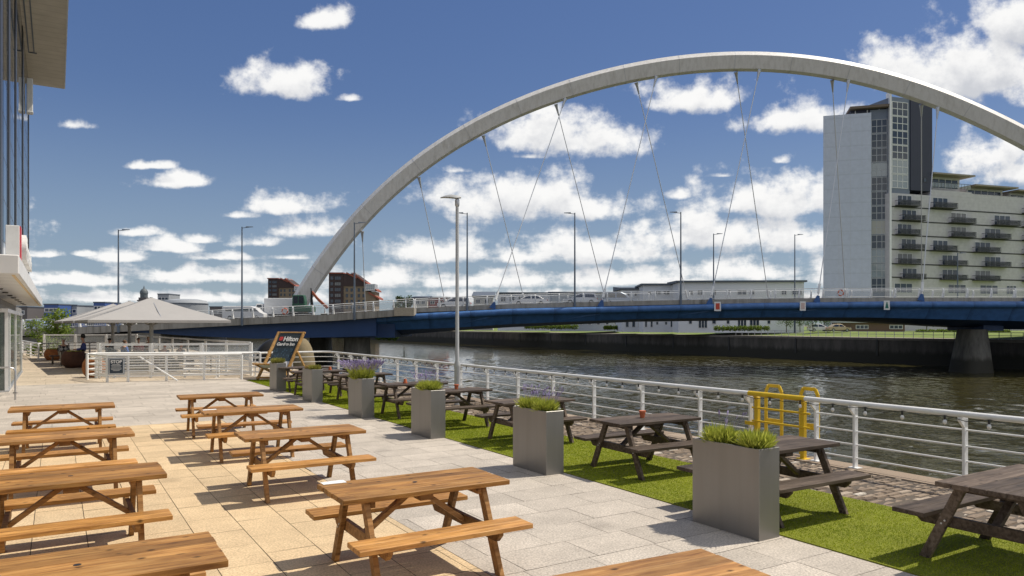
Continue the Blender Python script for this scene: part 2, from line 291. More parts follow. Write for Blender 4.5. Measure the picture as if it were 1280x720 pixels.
# ------------------------------------------------------------------ mesh builder and object helpers
class MB:
    def __init__(s): s.v = []; s.f = []; s.t = []; s.tone = 0.5
    def add(s, vs, fs, M=None):
        o = len(s.v)
        s.v += [tuple(M @ Vector(p)) if M is not None else tuple(p) for p in vs]
        for f in fs: s.f.append(tuple(i + o for i in f)); s.t.append(s.tone)
        return s
    def box(s, c, d, rz=0.0, M=None):
        x, y, z = (k / 2 for k in d)
        R = Matrix.Translation(c) @ Matrix.Rotation(rz, 4, 'Z')
        if M is not None: R = M @ R
        return s.add([(-x, -y, -z), (x, -y, -z), (x, y, -z), (-x, y, -z), (-x, -y, z), (x, -y, z), (x, y, z), (-x, y, z)],
                     [(0, 3, 2, 1), (4, 5, 6, 7), (0, 1, 5, 4), (1, 2, 6, 5), (2, 3, 7, 6), (3, 0, 4, 7)], R)
    def beam(s, a, b, w, h, up=(0, 0, 1)):
        a, b = Vector(a), Vector(b); d = (b - a); L = d.length; d.normalize()
        u = Vector(up); 
        if abs(d.dot(u)) > .98: u = Vector((0, 1, 0))
        r = d.cross(u).normalized(); u = r.cross(d)
        vs = []
        for p in (a, b):
            for sx, sy in ((-1, -1), (1, -1), (1, 1), (-1, 1)): vs.append(p + r * (sx * w / 2) + u * (sy * h / 2))
        return s.add(vs, [(3, 2, 1, 0), (4, 5, 6, 7), (0, 1, 5, 4), (1, 2, 6, 5), (2, 3, 7, 6), (3, 0, 4, 7)])
    def tube(s, pts, r, n=8, caps=True):
        pts = [Vector(p) for p in pts]; rs = r if isinstance(r, (list, tuple)) else [r] * len(pts)
        vs = []; fs = []; pr = None
        for i, p in enumerate(pts):
            d = (pts[min(i + 1, len(pts) - 1)] - pts[max(i - 1, 0)]).normalized()
            if pr is None:
                pr = d.cross(Vector((0, 0, 1)))
                if pr.length < .05: pr = d.cross(Vector((0, 1, 0)))
            pr = (pr - d * pr.dot(d)).normalized(); q = d.cross(pr)
            for k in range(n):
                t = 2 * math.pi * k / n; vs.append(p + (pr * math.cos(t) + q * math.sin(t)) * rs[i])
        for i in range(len(pts) - 1):
            for k in range(n):
                k2 = (k + 1) % n; fs.append((i * n + k, (i + 1) * n + k, (i + 1) * n + k2, i * n + k2))
        if caps: fs.append(tuple(range(n))); fs.append(tuple(range((len(pts) - 1) * n, len(pts) * n))[::-1])
        return s.add(vs, [f[::-1] for f in fs])
    def lathe(s, prof, n=16, c=(0, 0, 0), M=None):
        vs = []; fs = []
        for (r, z) in prof:
            for k in range(n): t = 2 * math.pi * k / n; vs.append((c[0] + r * math.cos(t), c[1] + r * math.sin(t), c[2] + z))
        for i in range(len(prof) - 1):
            for k in range(n):
                k2 = (k + 1) % n; fs.append((i * n + k, i * n + k2, (i + 1) * n + k2, (i + 1) * n + k))
        fs.append(tuple(range(n))[::-1]); fs.append(tuple(range((len(prof) - 1) * n, len(prof) * n)))
        return s.add(vs, fs, M)
    def loft(s, rings, closed=True, caps=True):
        n = len(rings[0]); vs = [p for r in rings for p in r]; fs = []
        for i in range(len(rings) - 1):
            for k in range(n if closed else n - 1):
                k2 = (k + 1) % n; fs.append((i * n + k, i * n + k2, (i + 1) * n + k2, (i + 1) * n + k))
        if caps and closed: fs.append(tuple(range(n))[::-1]); fs.append(tuple(range((len(rings) - 1) * n, len(rings) * n)))
        return s.add(vs, fs)
    def prism(s, poly, z0, z1): return s.loft([[(p[0], p[1], z0) for p in poly], [(p[0], p[1], z1) for p in poly]])
    def quad(s, a, b, c, d): return s.add([a, b, c, d], [(0, 1, 2, 3)])
    def build(s, name, m, parent=None, loc=(0, 0, 0), rz=0.0, smooth=None, bevel=0, normals=False, loc_from=None):
        me = bpy.data.meshes.new(name)
        vs = s.v
        me.from_pydata([tuple(p) for p in vs], [], s.f)
        a = me.attributes.new('tone', 'FLOAT', 'FACE'); a.data.foreach_set('value', s.t)
        me.materials.append(m)
        if normals:
            bm = bmesh.new(); bm.from_mesh(me); bmesh.ops.recalc_face_normals(bm, faces=bm.faces); bm.to_mesh(me); bm.free()
        if smooth is not None:
            me.shade_smooth(); me.set_sharp_from_angle(angle=math.radians(smooth))
        o = bpy.data.objects.new(name, me); COL.objects.link(o)
        o.location = loc; o.rotation_euler = (0, 0, rz)
        if parent is not None: o.parent = parent
        if bevel:
            bv = o.modifiers.new('bevel', 'BEVEL'); bv.width = bevel; bv.segments = 1; bv.limit_method = 'ANGLE'
        return o
def tag(o, label=None, cat=None, group=None, kind=None):
    if label: o['label'] = label
    if cat: o['category'] = cat
    if group: o['group'] = group
    if kind: o['kind'] = kind
    return o
def thing(name, label, cat, loc=(0, 0, 0), rz=0.0, group=None):
    o = bpy.data.objects.new(name, None); COL.objects.link(o); o.location = loc; o.rotation_euler = (0, 0, rz); o.empty_display_size = .2
    return tag(o, label, cat, group)
def copy_tree(o, parent=None):
    c = o.copy(); COL.objects.link(c); c.parent = parent
    for ch in list(o.children): copy_tree(ch, c)
    return c
def struct(o): o['kind'] = 'structure'; return o
RNG = random.Random(7)

# ------------------------------------------------------------------ ground, paving, turf, cobbles, water
ZW = -4.15
UQ = 10.2; UFAR = 114.0
MT['joint'] = mat('joint_sand', (.10, .08, .06), .95, noise=.3, scale=30)
MT['slab'] = slab_mat('grey_granite_slab', (.525, .47, .40), .34)
MT['tanslab'] = slab_mat('sandstone_slab', (.66, .50, .305), .28, stain=.14)
MT['tarmac'] = mat('tarmac', (.055, .055, .055), .9, noise=.2, scale=3)
MT['land'] = mat('city_ground', (.16, .15, .13), .95, noise=.3, scale=.05)
MT['lawn'] = mat('lawn', (.14, .19, .035), .95, noise=.25, scale=.25)
MT['turfbase'] = mat('turf_backing', (.19, .21, .012), .95, noise=.25, scale=4, bump=.6, bscale=120)
MT['water'] = water_mat()

def river():
    """one water sheet: a wind-rippled height field near the terrace running out into flat water"""
    rg = np.random.default_rng(12); st = .24
    us = np.arange(UQ - 1.5, UFAR + 3, st); vv = np.arange(-30, 130, st); nu, nv = len(us), len(vv)
    U, V = np.meshgrid(us, vv, indexing='ij'); Z = np.zeros_like(U)
    for k in range(46):
        lam = .75 * (1.085 ** k); lam = min(lam, 9); a = rg.normal(2.2, .75); am = .0070 * lam ** .9 * rg.uniform(.6, 1.3) / (1 + (lam / 3.2) ** 1.6)
        Z += am * np.sin((U * math.cos(a) + V * math.sin(a)) * 2 * math.pi / lam + rg.random() * 6.28 + 1.2 * np.sin((U * math.sin(a) - V * math.cos(a)) / (lam * 2.5) + k))
    gust = .75 + .35 * np.sin(U * .11 + .6 * np.sin(V * .07)) * np.sin(V * .05 + 1.3)
    edge = np.clip((np.minimum(V + 30, 130 - V)) / 12, 0, 1) * np.clip((UFAR + 3 - U) / 3, 0, 1)
    Z = ZW + Z * gust * edge
    X = U * D2.x + V * D1.x; Y = U * D2.y + V * D1.y
    co = np.stack([X, Y, Z], -1).reshape(-1, 3)
    i, j = np.meshgrid(np.arange(nu - 1), np.arange(nv - 1), indexing='ij'); a0 = (i * nv + j).ravel()
    qd = np.stack([a0, a0 + nv, a0 + nv + 1, a0 + 1], 1).astype(np.int32)
    far = [UV(UQ - 1.5, -400, ZW), UV(UFAR + 8, -400, ZW), UV(UFAR + 8, -30, ZW), UV(UQ - 1.5, -30, ZW), UV(UQ - 1.5, vv[-1], ZW), UV(UFAR + 8, vv[-1], ZW), UV(UFAR + 8, 345, ZW), UV(UQ - 1.5, 345, ZW)]
    n0 = len(co); co = np.vstack([co, np.array([tuple(p) for p in far])]); qd = np.vstack([qd, np.array([[n0, n0 + 1, n0 + 2, n0 + 3], [n0 + 4, n0 + 5, n0 + 6, n0 + 7]], np.int32)])
    me = bpy.data.meshes.new('water'); me.vertices.add(len(co)); me.vertices.foreach_set('co', co.astype(np.float32).ravel())
    me.loops.add(qd.size); me.loops.foreach_set('vertex_index', qd.ravel()); me.polygons.add(len(qd)); me.polygons.foreach_set('loop_start', np.arange(0, qd.size, 4, dtype=np.int32))
    me.update(calc_edges=True); me.shade_smooth(); me.materials.append(MT['water'])
    o = bpy.data.objects.new('water', me); COL.objects.link(o); struct(o)
river()
g = MB()
g.quad(UV(-2500, -400, -.03), UV(UQ - .35, -400, -.03), UV(UQ - .35, 340, -.03), UV(-2500, 340, -.03))
g.quad(UV(-2500, 340, -.03), UV(3500, 340, -.03), UV(3500, 4500, -.03), UV(-2500, 4500, -.03))
struct(g.build('ground', MT['land']))
fb = MB()
fb.quad(UV(UFAR + .5, -600, -.02), UV(UFAR + 4.5, -600, 0), UV(UFAR + 4.5, 340, 0), UV(UFAR + .5, 340, -.02))
struct(fb.build('riverside_path', mat('path_tarmac', (.30, .26, .21), .9, noise=.2, scale=.6)))
fb = MB()
fb.quad(UV(UFAR + 4.5, -600, 0), UV(UFAR + 18, -600, .75), UV(UFAR + 18, 340, .75), UV(UFAR + 4.5, 340, 0))
fb.quad(UV(UFAR + 18, -600, .75), UV(3500, -600, .75), UV(3500, 340, .75), UV(UFAR + 18, 340, .75))
struct(fb.build('lawn', MT['lawn']))

def slabs(name, u0, u1, v0, v1, along, depth, lens, gap, m, z=0.0, seed=1):
    """paving: courses of slabs; along='u' runs the courses across the terrace"""
    rg = random.Random(seed); b = MB()
    a0, a1, c0, c1 = (u0, u1, v0, v1) if along == 'u' else (v0, v1, u0, u1)
    c = c0; row = 0
    while c < c1 - 1e-3:
        d = min(depth, c1 - c); p = a0 - rg.random() * lens[-1]
        while p < a1:
            l = rg.choice(lens); s, e = max(p, a0), min(p + l, a1)
            if e - s > .03:
                b.tone = min(1, max(0, rg.gauss(.5, .24)))
                q = [(s + gap, c + gap), (e - gap, c + gap), (e - gap, c + d - gap), (s + gap, c + d - gap)]
                hz = [z + rg.uniform(-.0012, .0012) for _ in range(4)]
                pts = [UV(*(k if along == 'u' else (k[1], k[0])), hh) for k, hh in zip(q, hz)]
                if along != 'u': pts.reverse()
                b.add(pts, [(0, 1, 2, 3)])
            p += l
        c += d; row += 1
    return struct(b.build(name, m))
TB = 3.1; TT = 6.13; TE = 8.14
b = MB(); b.quad(UV(-40, -6, -.009), UV(UQ - .35, -6, -.009), UV(UQ - .35, 75, -.009), UV(-40, 75, -.009)); struct(b.build('paving_bed', MT['joint']))
slabs('tan_paving', -14, TB, -2, 17.2, 'v', .46, [.58, .62, .66], .0035, MT['tanslab'], seed=3)
slabs('grey_paving', TB, TT, -2, 17.2, 'u', .52, [.70, .78, .78, .9], .003, MT['slab'], seed=4)
slabs('grey_paving', -14, TT, 17.2, 30.6, 'u', .55, [.8, .8, 1.1], .003, MT['slab'], seed=5)
slabs('rear_paving', -14, 9.6, 30.6, 70, 'u', .62, [.9], .004, slab_mat('rear_slab', (.54, .45, .335)), seed=6)

b = MB(); b.box((0, 0, .006), (TE - TT, 32, .012), 0)
M_ = Matrix.Translation(UV((TT + TE) / 2, 12.9)) @ Matrix.Rotation(ANG, 4, 'Z')
turf = b.build('turf', MT['turfbase']); turf.matrix_world = M_; struct(turf)
# blades of the artificial grass
def blades():
    rg = np.random.default_rng(5); n = 250000
    v = -1 + 29.8 * rg.random(n) ** 1.75; u = TT + .01 + (TE - TT - .02) * rg.random(n)
    h = .010 + .008 * rg.random(n); a = rg.random(n) * 6.283; wd = .0016 + .00045 * np.maximum(v, 0)
    lean = rg.normal(0, .011, (n, 2)) + np.array([.004, 0])
    d1 = np.array(D1[:2]); d2 = np.array(D2[:2])
    P = u[:, None] * d2 + v[:, None] * d1
    dx = np.stack([np.cos(a), np.sin(a)], 1) * wd[:, None]
    co = np.zeros((n, 3, 3)); co[:, 0, :2] = P - dx; co[:, 1, :2] = P + dx; co[:, 2, :2] = P + lean; co[:, :2, 2] = .011; co[:, 2, 2] = .011 + h
    me = bpy.data.meshes.new('grass'); me.vertices.add(n * 3); me.vertices.foreach_set('co', co.ravel())
    me.loops.add(n * 3); me.loops.foreach_set('vertex_index', np.arange(n * 3, dtype=np.int32))
    me.polygons.add(n); me.polygons.foreach_set('loop_start', np.arange(0, n * 3, 3, dtype=np.int32))
    me.update(calc_edges=True)
    at = me.attributes.new('tone', 'FLOAT', 'FACE'); at.data.foreach_set('value', np.clip(rg.normal(.5, .24, n) + .16 * np.sin(u * 3.1 + 1.7 * np.sin(v * 1.3)) * np.sin(v * 2.3 + u) + .12 * np.sin(v * .9 + 2 * np.sin(u * 1.9)), 0, 1).astype(np.float32))
    me.materials.append(leaf_mat('turf_blade', (.175, .245, .008), (.45, .49, .028), .35))
    o = bpy.data.objects.new('grass', me); COL.objects.link(o)
    tag(o, 'bright green artificial grass strip under the dark picnic tables', 'grass', kind='stuff')
blades()
# setts along the quay edge
def setts():
    m, nt, bs = nodes('quay_sett'); N, L = nt.nodes, nt.links
    at = N.new('ShaderNodeAttribute'); at.attribute_name = 'tone'; tc = N.new('ShaderNodeTexCoord')
    n = N.new('ShaderNodeTexNoise'); n.inputs['Scale'].default_value = 35; n.inputs['Detail'].default_value = 5; L.new(tc.outputs['Object'], n.inputs[0])
    c = ramp(N, L, at.outputs['Fac'], [(0, (.13, .095, .065)), (.55, (.27, .205, .145)), (.85, (.38, .31, .235)), (1, (.55, .50, .42))])
    r = N.new('ShaderNodeMapRange'); r.inputs[3].default_value = .6; r.inputs[4].default_value = 1.4; L.new(n.outputs[0], r.inputs[0])
    mx = N.new('ShaderNodeVectorMath'); mx.operation = 'MULTIPLY'; L.new(c, mx.inputs[0]); L.new(r.outputs[0], mx.inputs[1]); L.new(mx.outputs[0], bs.inputs['Base Color']); bs.inputs['Roughness'].default_value = .85
    bp = N.new('ShaderNodeBump'); bp.inputs['Strength'].default_value = .7; bp.inputs['Distance'].default_value = .01; L.new(n.outputs[0], bp.inputs['Height']); L.new(bp.outputs[0], bs.inputs['Normal'])
    rg = random.Random(11); b = MB(); row = 0; v = -1.0
    while v < 30.3:
        dv = rg.uniform(.10, .14); u = TE + .02 - rg.random() * .2
        while u < UQ - .5:
            l = rg.uniform(.15, .27); s, e = max(u, TE + .02), min(u + l, UQ - .42)
            if e - s > .06:
                b.tone = min(1, max(0, rg.gauss(.5, .22))); hh = rg.uniform(-.012, .008); g_ = .009; i = .022; j = lambda: rg.uniform(-.008, .008)
                lo = [UV(s + g_ + j(), v + g_, -.03), UV(e - g_ + j(), v + g_, -.03), UV(e - g_ + j(), v + dv - g_, -.03), UV(s + g_ + j(), v + dv - g_, -.03)]
                hi = [UV(s + i + j(), v + i, hh), UV(e - i + j(), v + i, hh + .004), UV(e - i + j(), v + dv - i, hh), UV(s + i + j(), v + dv - i, hh - .004)]
                b.add(lo + hi, [(4, 5, 6, 7), (0, 1, 5, 4), (1, 2, 6, 5), (2, 3, 7, 6), (3, 0, 4, 7)])
            u += l
        v += dv
    v = -1.0
    while v < 30.6:                                        # long coping stones at the edge
        l = rg.uniform(.8, 1.3); b.tone = rg.uniform(.35, .75)
        b.loft([[UV(UQ - .41, v + .006, z) for z in (-.25, .004)] + [UV(UQ + .05, v + .006, z) for z in (.0, -.25)],
                [UV(UQ - .41, v + l - .006, z) for z in (-.25, .004)] + [UV(UQ + .05, v + l - .006, z) for z in (.0, -.25)]])
        v += l
    struct(b.build('cobbled_quay_edge', m, normals=True))
setts()
b = MB(); b.quad(UV(TE, -6, -.026), UV(UQ, -6, -.026), UV(UQ, 31, -.026), UV(TE, 31, -.026)); struct(b.build('quay_bed', MT['dirt']))
MT['quay'] = tide_mat('quay_masonry', (.075, .068, .060), (.022, .021, .014), -2.6, -1.7)
MT['coping'] = mat('coping_stone', (.16, .145, .125), .85, noise=.35, scale=.8)
b = MB(); b.box((0, 0, (ZW - 2 - .26) / 2), (.6, 420, 2 + abs(ZW) - .26)); q = b.build('quay_wall', MT['quay'], loc=UV(UQ - .32, 130), rz=ANG)
tag(q, 'dark stone quay wall below the white terrace railing', 'wall')
b = MB(); b.box((0, 0, (ZW - 2 - .4) / 2), (.8, 940, 2 + abs(ZW) - .4)); q = b.build('far_quay_wall', MT['quay'], loc=UV(UFAR, -130), rz=ANG)
tag(q, 'long dark stained quay wall on the far bank under the lawn', 'wall')
b = MB()
for i in range(0, 300): b.box((0, -600 + i * 3.14, -.2), (1.0, 3.1, .4))
b.build('coping', MT['coping'], q)
b = MB()
for i in range(0, 60): b.box((-.45, -590 + i * 15.5, -1.6), (.16, .35, 2.6))
b.build('fender_post', MT['black'], q)
b = MB(); b.box((0, 0, (ZW - 2) / 2), (900, .8, 2 + abs(ZW) - .1)); q = b.build('river_bend_wall', MT['quay'], loc=UV(200, 340), rz=ANG)
tag(q, 'distant quay wall closing the river beyond the bridge piers', 'wall')

# ------------------------------------------------------------------ picnic tables
def plank(b, x0, x1, y0, y1, z0, z1, rg):
    b.tone = rg.random(); j = rg.uniform(-.004, .004)
    b.box(((x0 + x1) / 2 + j, (y0 + y1) / 2, (z0 + z1) / 2), (x1 - x0, y1 - y0, z1 - z0))
def make_table(wm, lm, seed):
    rg = random.Random(seed); L = 1.5
    t = thing('picnic_table', 'table', 'picnic table')
    b = MB()
    for i in range(5): y = -.35 + i * .14; plank(b, -L / 2, L / 2, y + .0028, y + .1372, .70, .742, rg)
    top = b.build('tabletop', wm, t, bevel=.004)
    b = MB(); b.lathe([(.021, .7405), (.021, .7432)], 14); b.build('parasol_hole', MT['black'], top)
    for s in (-1, 1):
        b = MB()
        for i in range(2): y = s * .585 - .145 + i * .145; plank(b, -L / 2, L / 2, y + .002, y + .143, .405, .445, rg)
        b.build('seat', wm, t, bevel=.004)
    for sx in (-1, 1):
        x = sx * .53
        for sy in (-1, 1):
            b = MB(); b.tone = rg.random()
            a, c = Vector((x, sy * .225, .699)), Vector((x, sy * .55, 0.0)); hx, hw = .022, .047
            b.loft([[a + Vector((-hx, -hw, 0)), a + Vector((hx, -hw, 0)), a + Vector((hx, hw, 0)), a + Vector((-hx, hw, 0))],
                    [c + Vector((-hx, -hw, 0)), c + Vector((hx, -hw, 0)), c + Vector((hx, hw, 0)), c + Vector((-hx, hw, 0))]])
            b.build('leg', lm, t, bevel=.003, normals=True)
        b = MB(); b.tone = rg.random(); xb = x - sx * .047
        poly = [(-.66, .404), (.66, .404), (.66, .365), (.60, .305), (-.60, .305), (-.66, .365)]
        b.loft([[(xb - .021, y, z) for y, z in poly], [(xb + .021, y, z) for y, z in poly]])
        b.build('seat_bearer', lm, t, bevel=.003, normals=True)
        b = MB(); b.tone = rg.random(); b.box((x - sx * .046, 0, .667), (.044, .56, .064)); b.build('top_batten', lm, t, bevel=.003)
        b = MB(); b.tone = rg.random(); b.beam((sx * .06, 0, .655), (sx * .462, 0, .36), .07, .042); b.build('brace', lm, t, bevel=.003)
        for sy in (-1, 1):
            for k in (0, 1): MB().tube([(x + sx * .022, sy * (.365 + k * .03) , .37 - k * .03), (x + sx * .028, sy * (.365 + k * .03), .37 - k * .03)], .009, 8).build('bolt', MT['galv'], t)
    b = MB(); b.tone = .4; b.box((0, 0, .667), (.12, .5, .064)); b.build('centre_batten', lm, t, bevel=.003)
    return t
def corner_to_center(P, deg, sx, sy):      # a measured top corner -> the table's centre on the ground
    R = Matrix.Rotation(math.radians(deg), 4, 'Z'); c = P - R @ Vector((sx * .75, sy * .35, 0)); return Vector((c.x, c.y, 0))
def zat(x, y, z): return G(x, y, z)
BROWN = [  # pixel of a top corner, angle, which corner, label
    ((876, 685), .742, 27.5, 1, 1, 'oiled brown picnic table cut off by the bottom of the frame, bare grooved top'),
    ((429, 626), .742, 31.0, -1, -1, 'oiled brown picnic table in full view with a white napkin on its corner'),
    ((306, 549), .742, 30.5, -1, -1, 'brown picnic table directly behind the one with the white napkin'),
    ((255.5, 517), .742, 29.5, -1, -1, 'brown picnic table with a white slip on its left end, second from the far end'),
    ((224.8, 497.5), .742, 29.0, -1, -1, 'brown picnic table farthest back on the terrace, nearest the stop sign'),
    ((285.8, 700), .742, 31.0, 1, -1, 'brown picnic table showing only its top planks and parasol hole in the bottom left corner'),
    ((209, 597.8), .70, 32.0, 1, -1, 'brown picnic table at the left edge, just behind the bottom left corner table'),
    ((168.7, 545.8), .70, 32.0, 1, -1, 'brown picnic table at the left edge, second from the back of the left row'),
    ((144, 510), .70, 30.5, 1, -1, 'brown picnic table farthest back at the left edge near the glass entrance'),
]
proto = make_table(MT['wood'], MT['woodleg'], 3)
BT = []
for i, (p, z, deg, sx, sy, lab) in enumerate(BROWN):
    t = proto if i == 0 else copy_tree(proto)
    t.location = corner_to_center(zat(*p, z), deg, sx, sy); t.rotation_euler = (0, 0, math.radians(deg))
    tag(t, lab, 'picnic table', 'oiled brown picnic tables on the paving'); BT.append(t)
DARK = [
    ((1167.8, 603), .742, 32.0, -1, 1, 'dark picnic table at the right edge of the frame, its end facing us'),
    ((1050.5, 554.5), .742, 31.0, 1, -1, 'dark picnic table half hidden by the nearest planter, by the yellow gate'),
    ((774.5, 531.5), .742, 30.0, -1, -1, 'dark picnic table with an upright pot, between the two nearest planters'),
    ((629, 505.3), .742, 30.0, -1, -1, 'dark picnic table partly behind the second nearest planter, no pot on it'),
    ((615.8, 487.3), .742, 30.0, 1, -1, 'dark picnic table beside the tall lamp column with a terracotta pot at its left end'),
    ((483.4, 482.3), .742, 30.0, -1, -1, 'dark picnic table behind the big lavender planter, upturned terracotta pot on it'),
    ((491, 467.5), .742, 30.5, 1, -1, 'dark picnic table hidden behind the big purple lavender, only its ends showing'),
    ((433, 463.5), .742, 30.5, 1, -1, 'dark picnic table behind the dried plant planter with an upturned pot on top'),
    ((411, 458.8), .742, 31.0, 1, -1, 'dark picnic table farthest back, close to the giant deck chair'),
]
proto = make_table(MT['dark'], MT['dark'], 8)
DT = []
for i, (p, z, deg, sx, sy, lab) in enumerate(DARK):
    t = proto if i == 0 else copy_tree(proto)
    c = corner_to_center(zat(*p, z), deg, sx, sy); t.location = c + Vector((0, 0, .012)); t.rotation_euler = (0, 0, math.radians(deg))
    tag(t, lab, 'picnic table', 'dark stained picnic tables on the turf'); DT.append(t)
# what lies on the tables
b = MB(); b.box((0, 0, .001), (.20, .10, .002)); b.box((.008, .006, .003), (.18, .09, .0015), .06); o = b.build('napkin', MT['paper'], loc=zat(417, 603.5, .742) + Vector((0, 0, .002)), rz=math.radians(29))
tag(o, 'folded white napkin on the corner of the clear brown table', 'napkin')
b = MB(); b.box((0, 0, .002), (.20, .10, .004)); b.box((.008, -.006, .006), (.18, .09, .003), -.05); o = b.build('paper_slip', MT['paper'], loc=zat(262, 512.6, .742) + Vector((0, 0, .002)), rz=math.radians(30))
tag(o, 'white paper slip on the second farthest brown table', 'paper')
def pot(px, lab, up):
    P = zat(*px, .755)
    t = thing('plant_pot', lab, 'plant pot', P + Vector((0, 0, .001)), group='terracotta pots on the dark tables')
    b = MB(); pr = [(.032, 0), (.044, .075), (.050, .075), (.051, .10), (.044, .10), (.036, .02)]
    if not up: pr = [(r, .10 - z) for r, z in pr[:4]][::-1] + [(.0, 0.1)]
    b.lathe(pr[:5] if up else pr[:4], 16); body = b.build('pot', MT['terracotta'], t, smooth=40, normals=True)
    if up: b = MB(); b.lathe([(.043, .09), (.043, .0935)], 16); b.build('soil', MT['dirt'], t)
pot((803, 522), 'terracotta pot on the dark table between the two nearest planters', True)
pot((570.5, 486.5), 'terracotta pot on the dark table at the foot of the lamp column', True)
pot((506.5, 479), 'upturned terracotta pot on the table behind the big lavender', False)
pot((412.5, 462.5), 'upturned terracotta pot on the table behind the dried plant', False)

# ------------------------------------------------------------------ planters and lavender
def planter_mat():
    m, nt, bs = nodes('brushed_zinc'); N, L = nt.nodes, nt.links
    tc = N.new('ShaderNodeTexCoord'); sc = N.new('ShaderNodeVectorMath'); sc.operation = 'MULTIPLY'; sc.inputs[1].default_value = (3, 3, .25); L.new(tc.outputs['Object'], sc.inputs[0])
    n = N.new('ShaderNodeTexNoise'); n.inputs['Scale'].default_value = 1.5; n.inputs['Detail'].default_value = 6; L.new(sc.outputs[0], n.inputs[0])
    c = ramp(N, L, n.outputs[0], [(.3, (.235, .225, .21)), (.7, (.275, .265, .25))]); L.new(c, bs.inputs['Base Color'])
    bs.inputs['Metallic'].default_value = .55; bs.inputs['Roughness'].default_value = .40
    return m
MT['zinc'] = planter_mat()
def tuft(name_mat, n, r, h, rg, base_r, tilt=.75, wid=.0046, col=None):
    """fine upright leaves fanned from a woody centre"""
    b = MB()
    for _ in range(n):
        a = rg.random() * 6.283; rr = base_r * math.sqrt(rg.random()); p = Vector((math.cos(a) * rr, math.sin(a) * rr, rg.random() * .03))
        a2 = a + rg.gauss(0, .7); t = abs(rg.gauss(.0, .45)) * tilt + rr / base_r * .35 * tilt
        d = Vector((math.cos(a2) * math.sin(t), math.sin(a2) * math.sin(t), math.cos(t))); l = h * rg.uniform(.45, 1.0)
        if rg.random() < .6: p = p + d * l * rg.uniform(.2, .6); l *= .55
        s = d.cross(Vector((rg.gauss(0, 1), rg.gauss(0, 1), rg.gauss(0, 1)))).normalized() * wid
        q = p + d * l + Vector((0, 0, -.12 * l * math.sin(t)))
        b.tone = min(1, max(0, rg.gauss(.5, .28))); m_ = (p + q) / 2
        b.add([p, m_ + s, q, m_ - s], [(0, 1, 2, 3)])
    return b
LF = leaf_mat('lavender_leaf', (.20, .25, .025), (.62, .64, .12), .4)
LFD = leaf_mat('dry_leaf', (.28, .20, .06), (.55, .40, .15), .3)
LFB = leaf_mat('dull_leaf', (.17, .18, .035), (.46, .43, .10), .3)
FL = leaf_mat('lavender_flower', (.20, .15, .32), (.46, .40, .62), .2)
def lavender(loc, r, h, nf, lab, lm=LF, fh=.14, seed=1, flower_side=None, n=1500):
    rg = random.Random(seed)
    t = thing('lavender_plant', lab, 'plant', loc, group='lavender plants in the planters')
    tuft(None, int(n * 1.5), r, h * .88, rg, r * .62).build('foliage', lm, t)
    if nf:
        for _ in range(min(nf, 100)):
            a = rg.random() * 6.283 if flower_side is None else flower_side + rg.gauss(0, .9); rr = r * .95 * math.sqrt(rg.random())
            p = Vector((math.cos(a) * rr * .8, math.sin(a) * rr * .8, h * .45)); lean = rr / r * .7; l = rg.uniform(.65, 1.15) * (h * .5 + fh)
            q = p + Vector((math.cos(a) * lean * l, math.sin(a) * lean * l, l)); d = (q - p).normalized(); b = MB(); b.tone = rg.random()
            k = rg.uniform(.5, 1.0); b.tube([p, q - d * .062 * k, q - d * .058 * k, q - d * .025 * k, q], [.0014, .0014, .007 * k, .010 * k, .003], 5); b.build('flower_spike', FL, t)
    if nf > 100:
        b = MB(); st = MB()
        for _ in range(nf - 100):
            a = rg.random() * 6.283; rr = r * .95 * math.sqrt(rg.random())
            if flower_side is not None: a = flower_side + rg.gauss(0, .9)
            z0 = h * .3; l = rg.uniform(.55, 1.1) * (h * .62 + fh); lean = rr / r * 1.05
            p = Vector((math.cos(a) * rr * .7, math.sin(a) * rr * .7, z0)); q = p + Vector((math.cos(a) * lean * l, math.sin(a) * lean * l, l))
            b.tone = rg.random(); d = (q - p).normalized()
            b.tube([q - d * .06, q - d * .025, q], [.006, .010, .004], 4)
            st.tone = .5; s = d.cross(Vector((0, 0, 1)) + Vector((.01, .3, 0))).normalized() * .0016; st.add([p - s, p + s, q + s, q - s], [(0, 1, 2, 3)])
        b.build('flower_spikes', FL, t)['kind'] = 'stuff'; st.build('flower_stems', LF, t)['kind'] = 'stuff'
    return t
PLV = [(949, 677), (682.8, 594.7), (538.5, 549), (452, 523.3), (389.7, 503.4), (345.6, 489.4)]
PLAB = ['tall zinc planter nearest the camera, with two green tufts', 'zinc planter with pale green and purple lavender, second nearest', 'zinc planter in front of the tall lamp column, third nearest',
        'zinc planter holding the biggest purple lavender', 'zinc planter holding a dried brownish plant', 'zinc planter farthest back, in front of the giant deck chair']
pro = None
for i, (p, lab) in enumerate(zip(PLV, PLAB)):
    c = G(*p)
    if pro is None:
        pro = thing('planter', lab, 'planter'); hh = .89; L_, W_ = .88, .30
        b = MB(); t_ = .018       # open box, wall thickness, rim; local x = across (u), y = along river
        out = [(0, 0), (W_, 0), (W_, L_), (0, L_)]; inn = [(t_, t_), (W_ - t_, t_), (W_ - t_, L_ - t_), (t_, L_ - t_)]
        b.loft([[(x, y, 0) for x, y in out], [(x, y, hh) for x, y in out], [(x, y, hh) for x, y in inn], [(x, y, hh - .10) for x, y in inn]], caps=False)
        b.build('trough', MT['zinc'], pro, normals=True, bevel=.003)
        b = MB(); b.quad((t_, t_, hh - .05), (W_ - t_, t_, hh - .05), (W_ - t_, L_ - t_, hh - .05), (t_, L_ - t_, hh - .05)); b.build('soil', MT['dirt'], pro)
        o = pro
    else: o = copy_tree(pro)
    o.location = c; o.rotation_euler = (0, 0, ANG); tag(o, lab, 'planter', 'zinc planters along the turf edge')
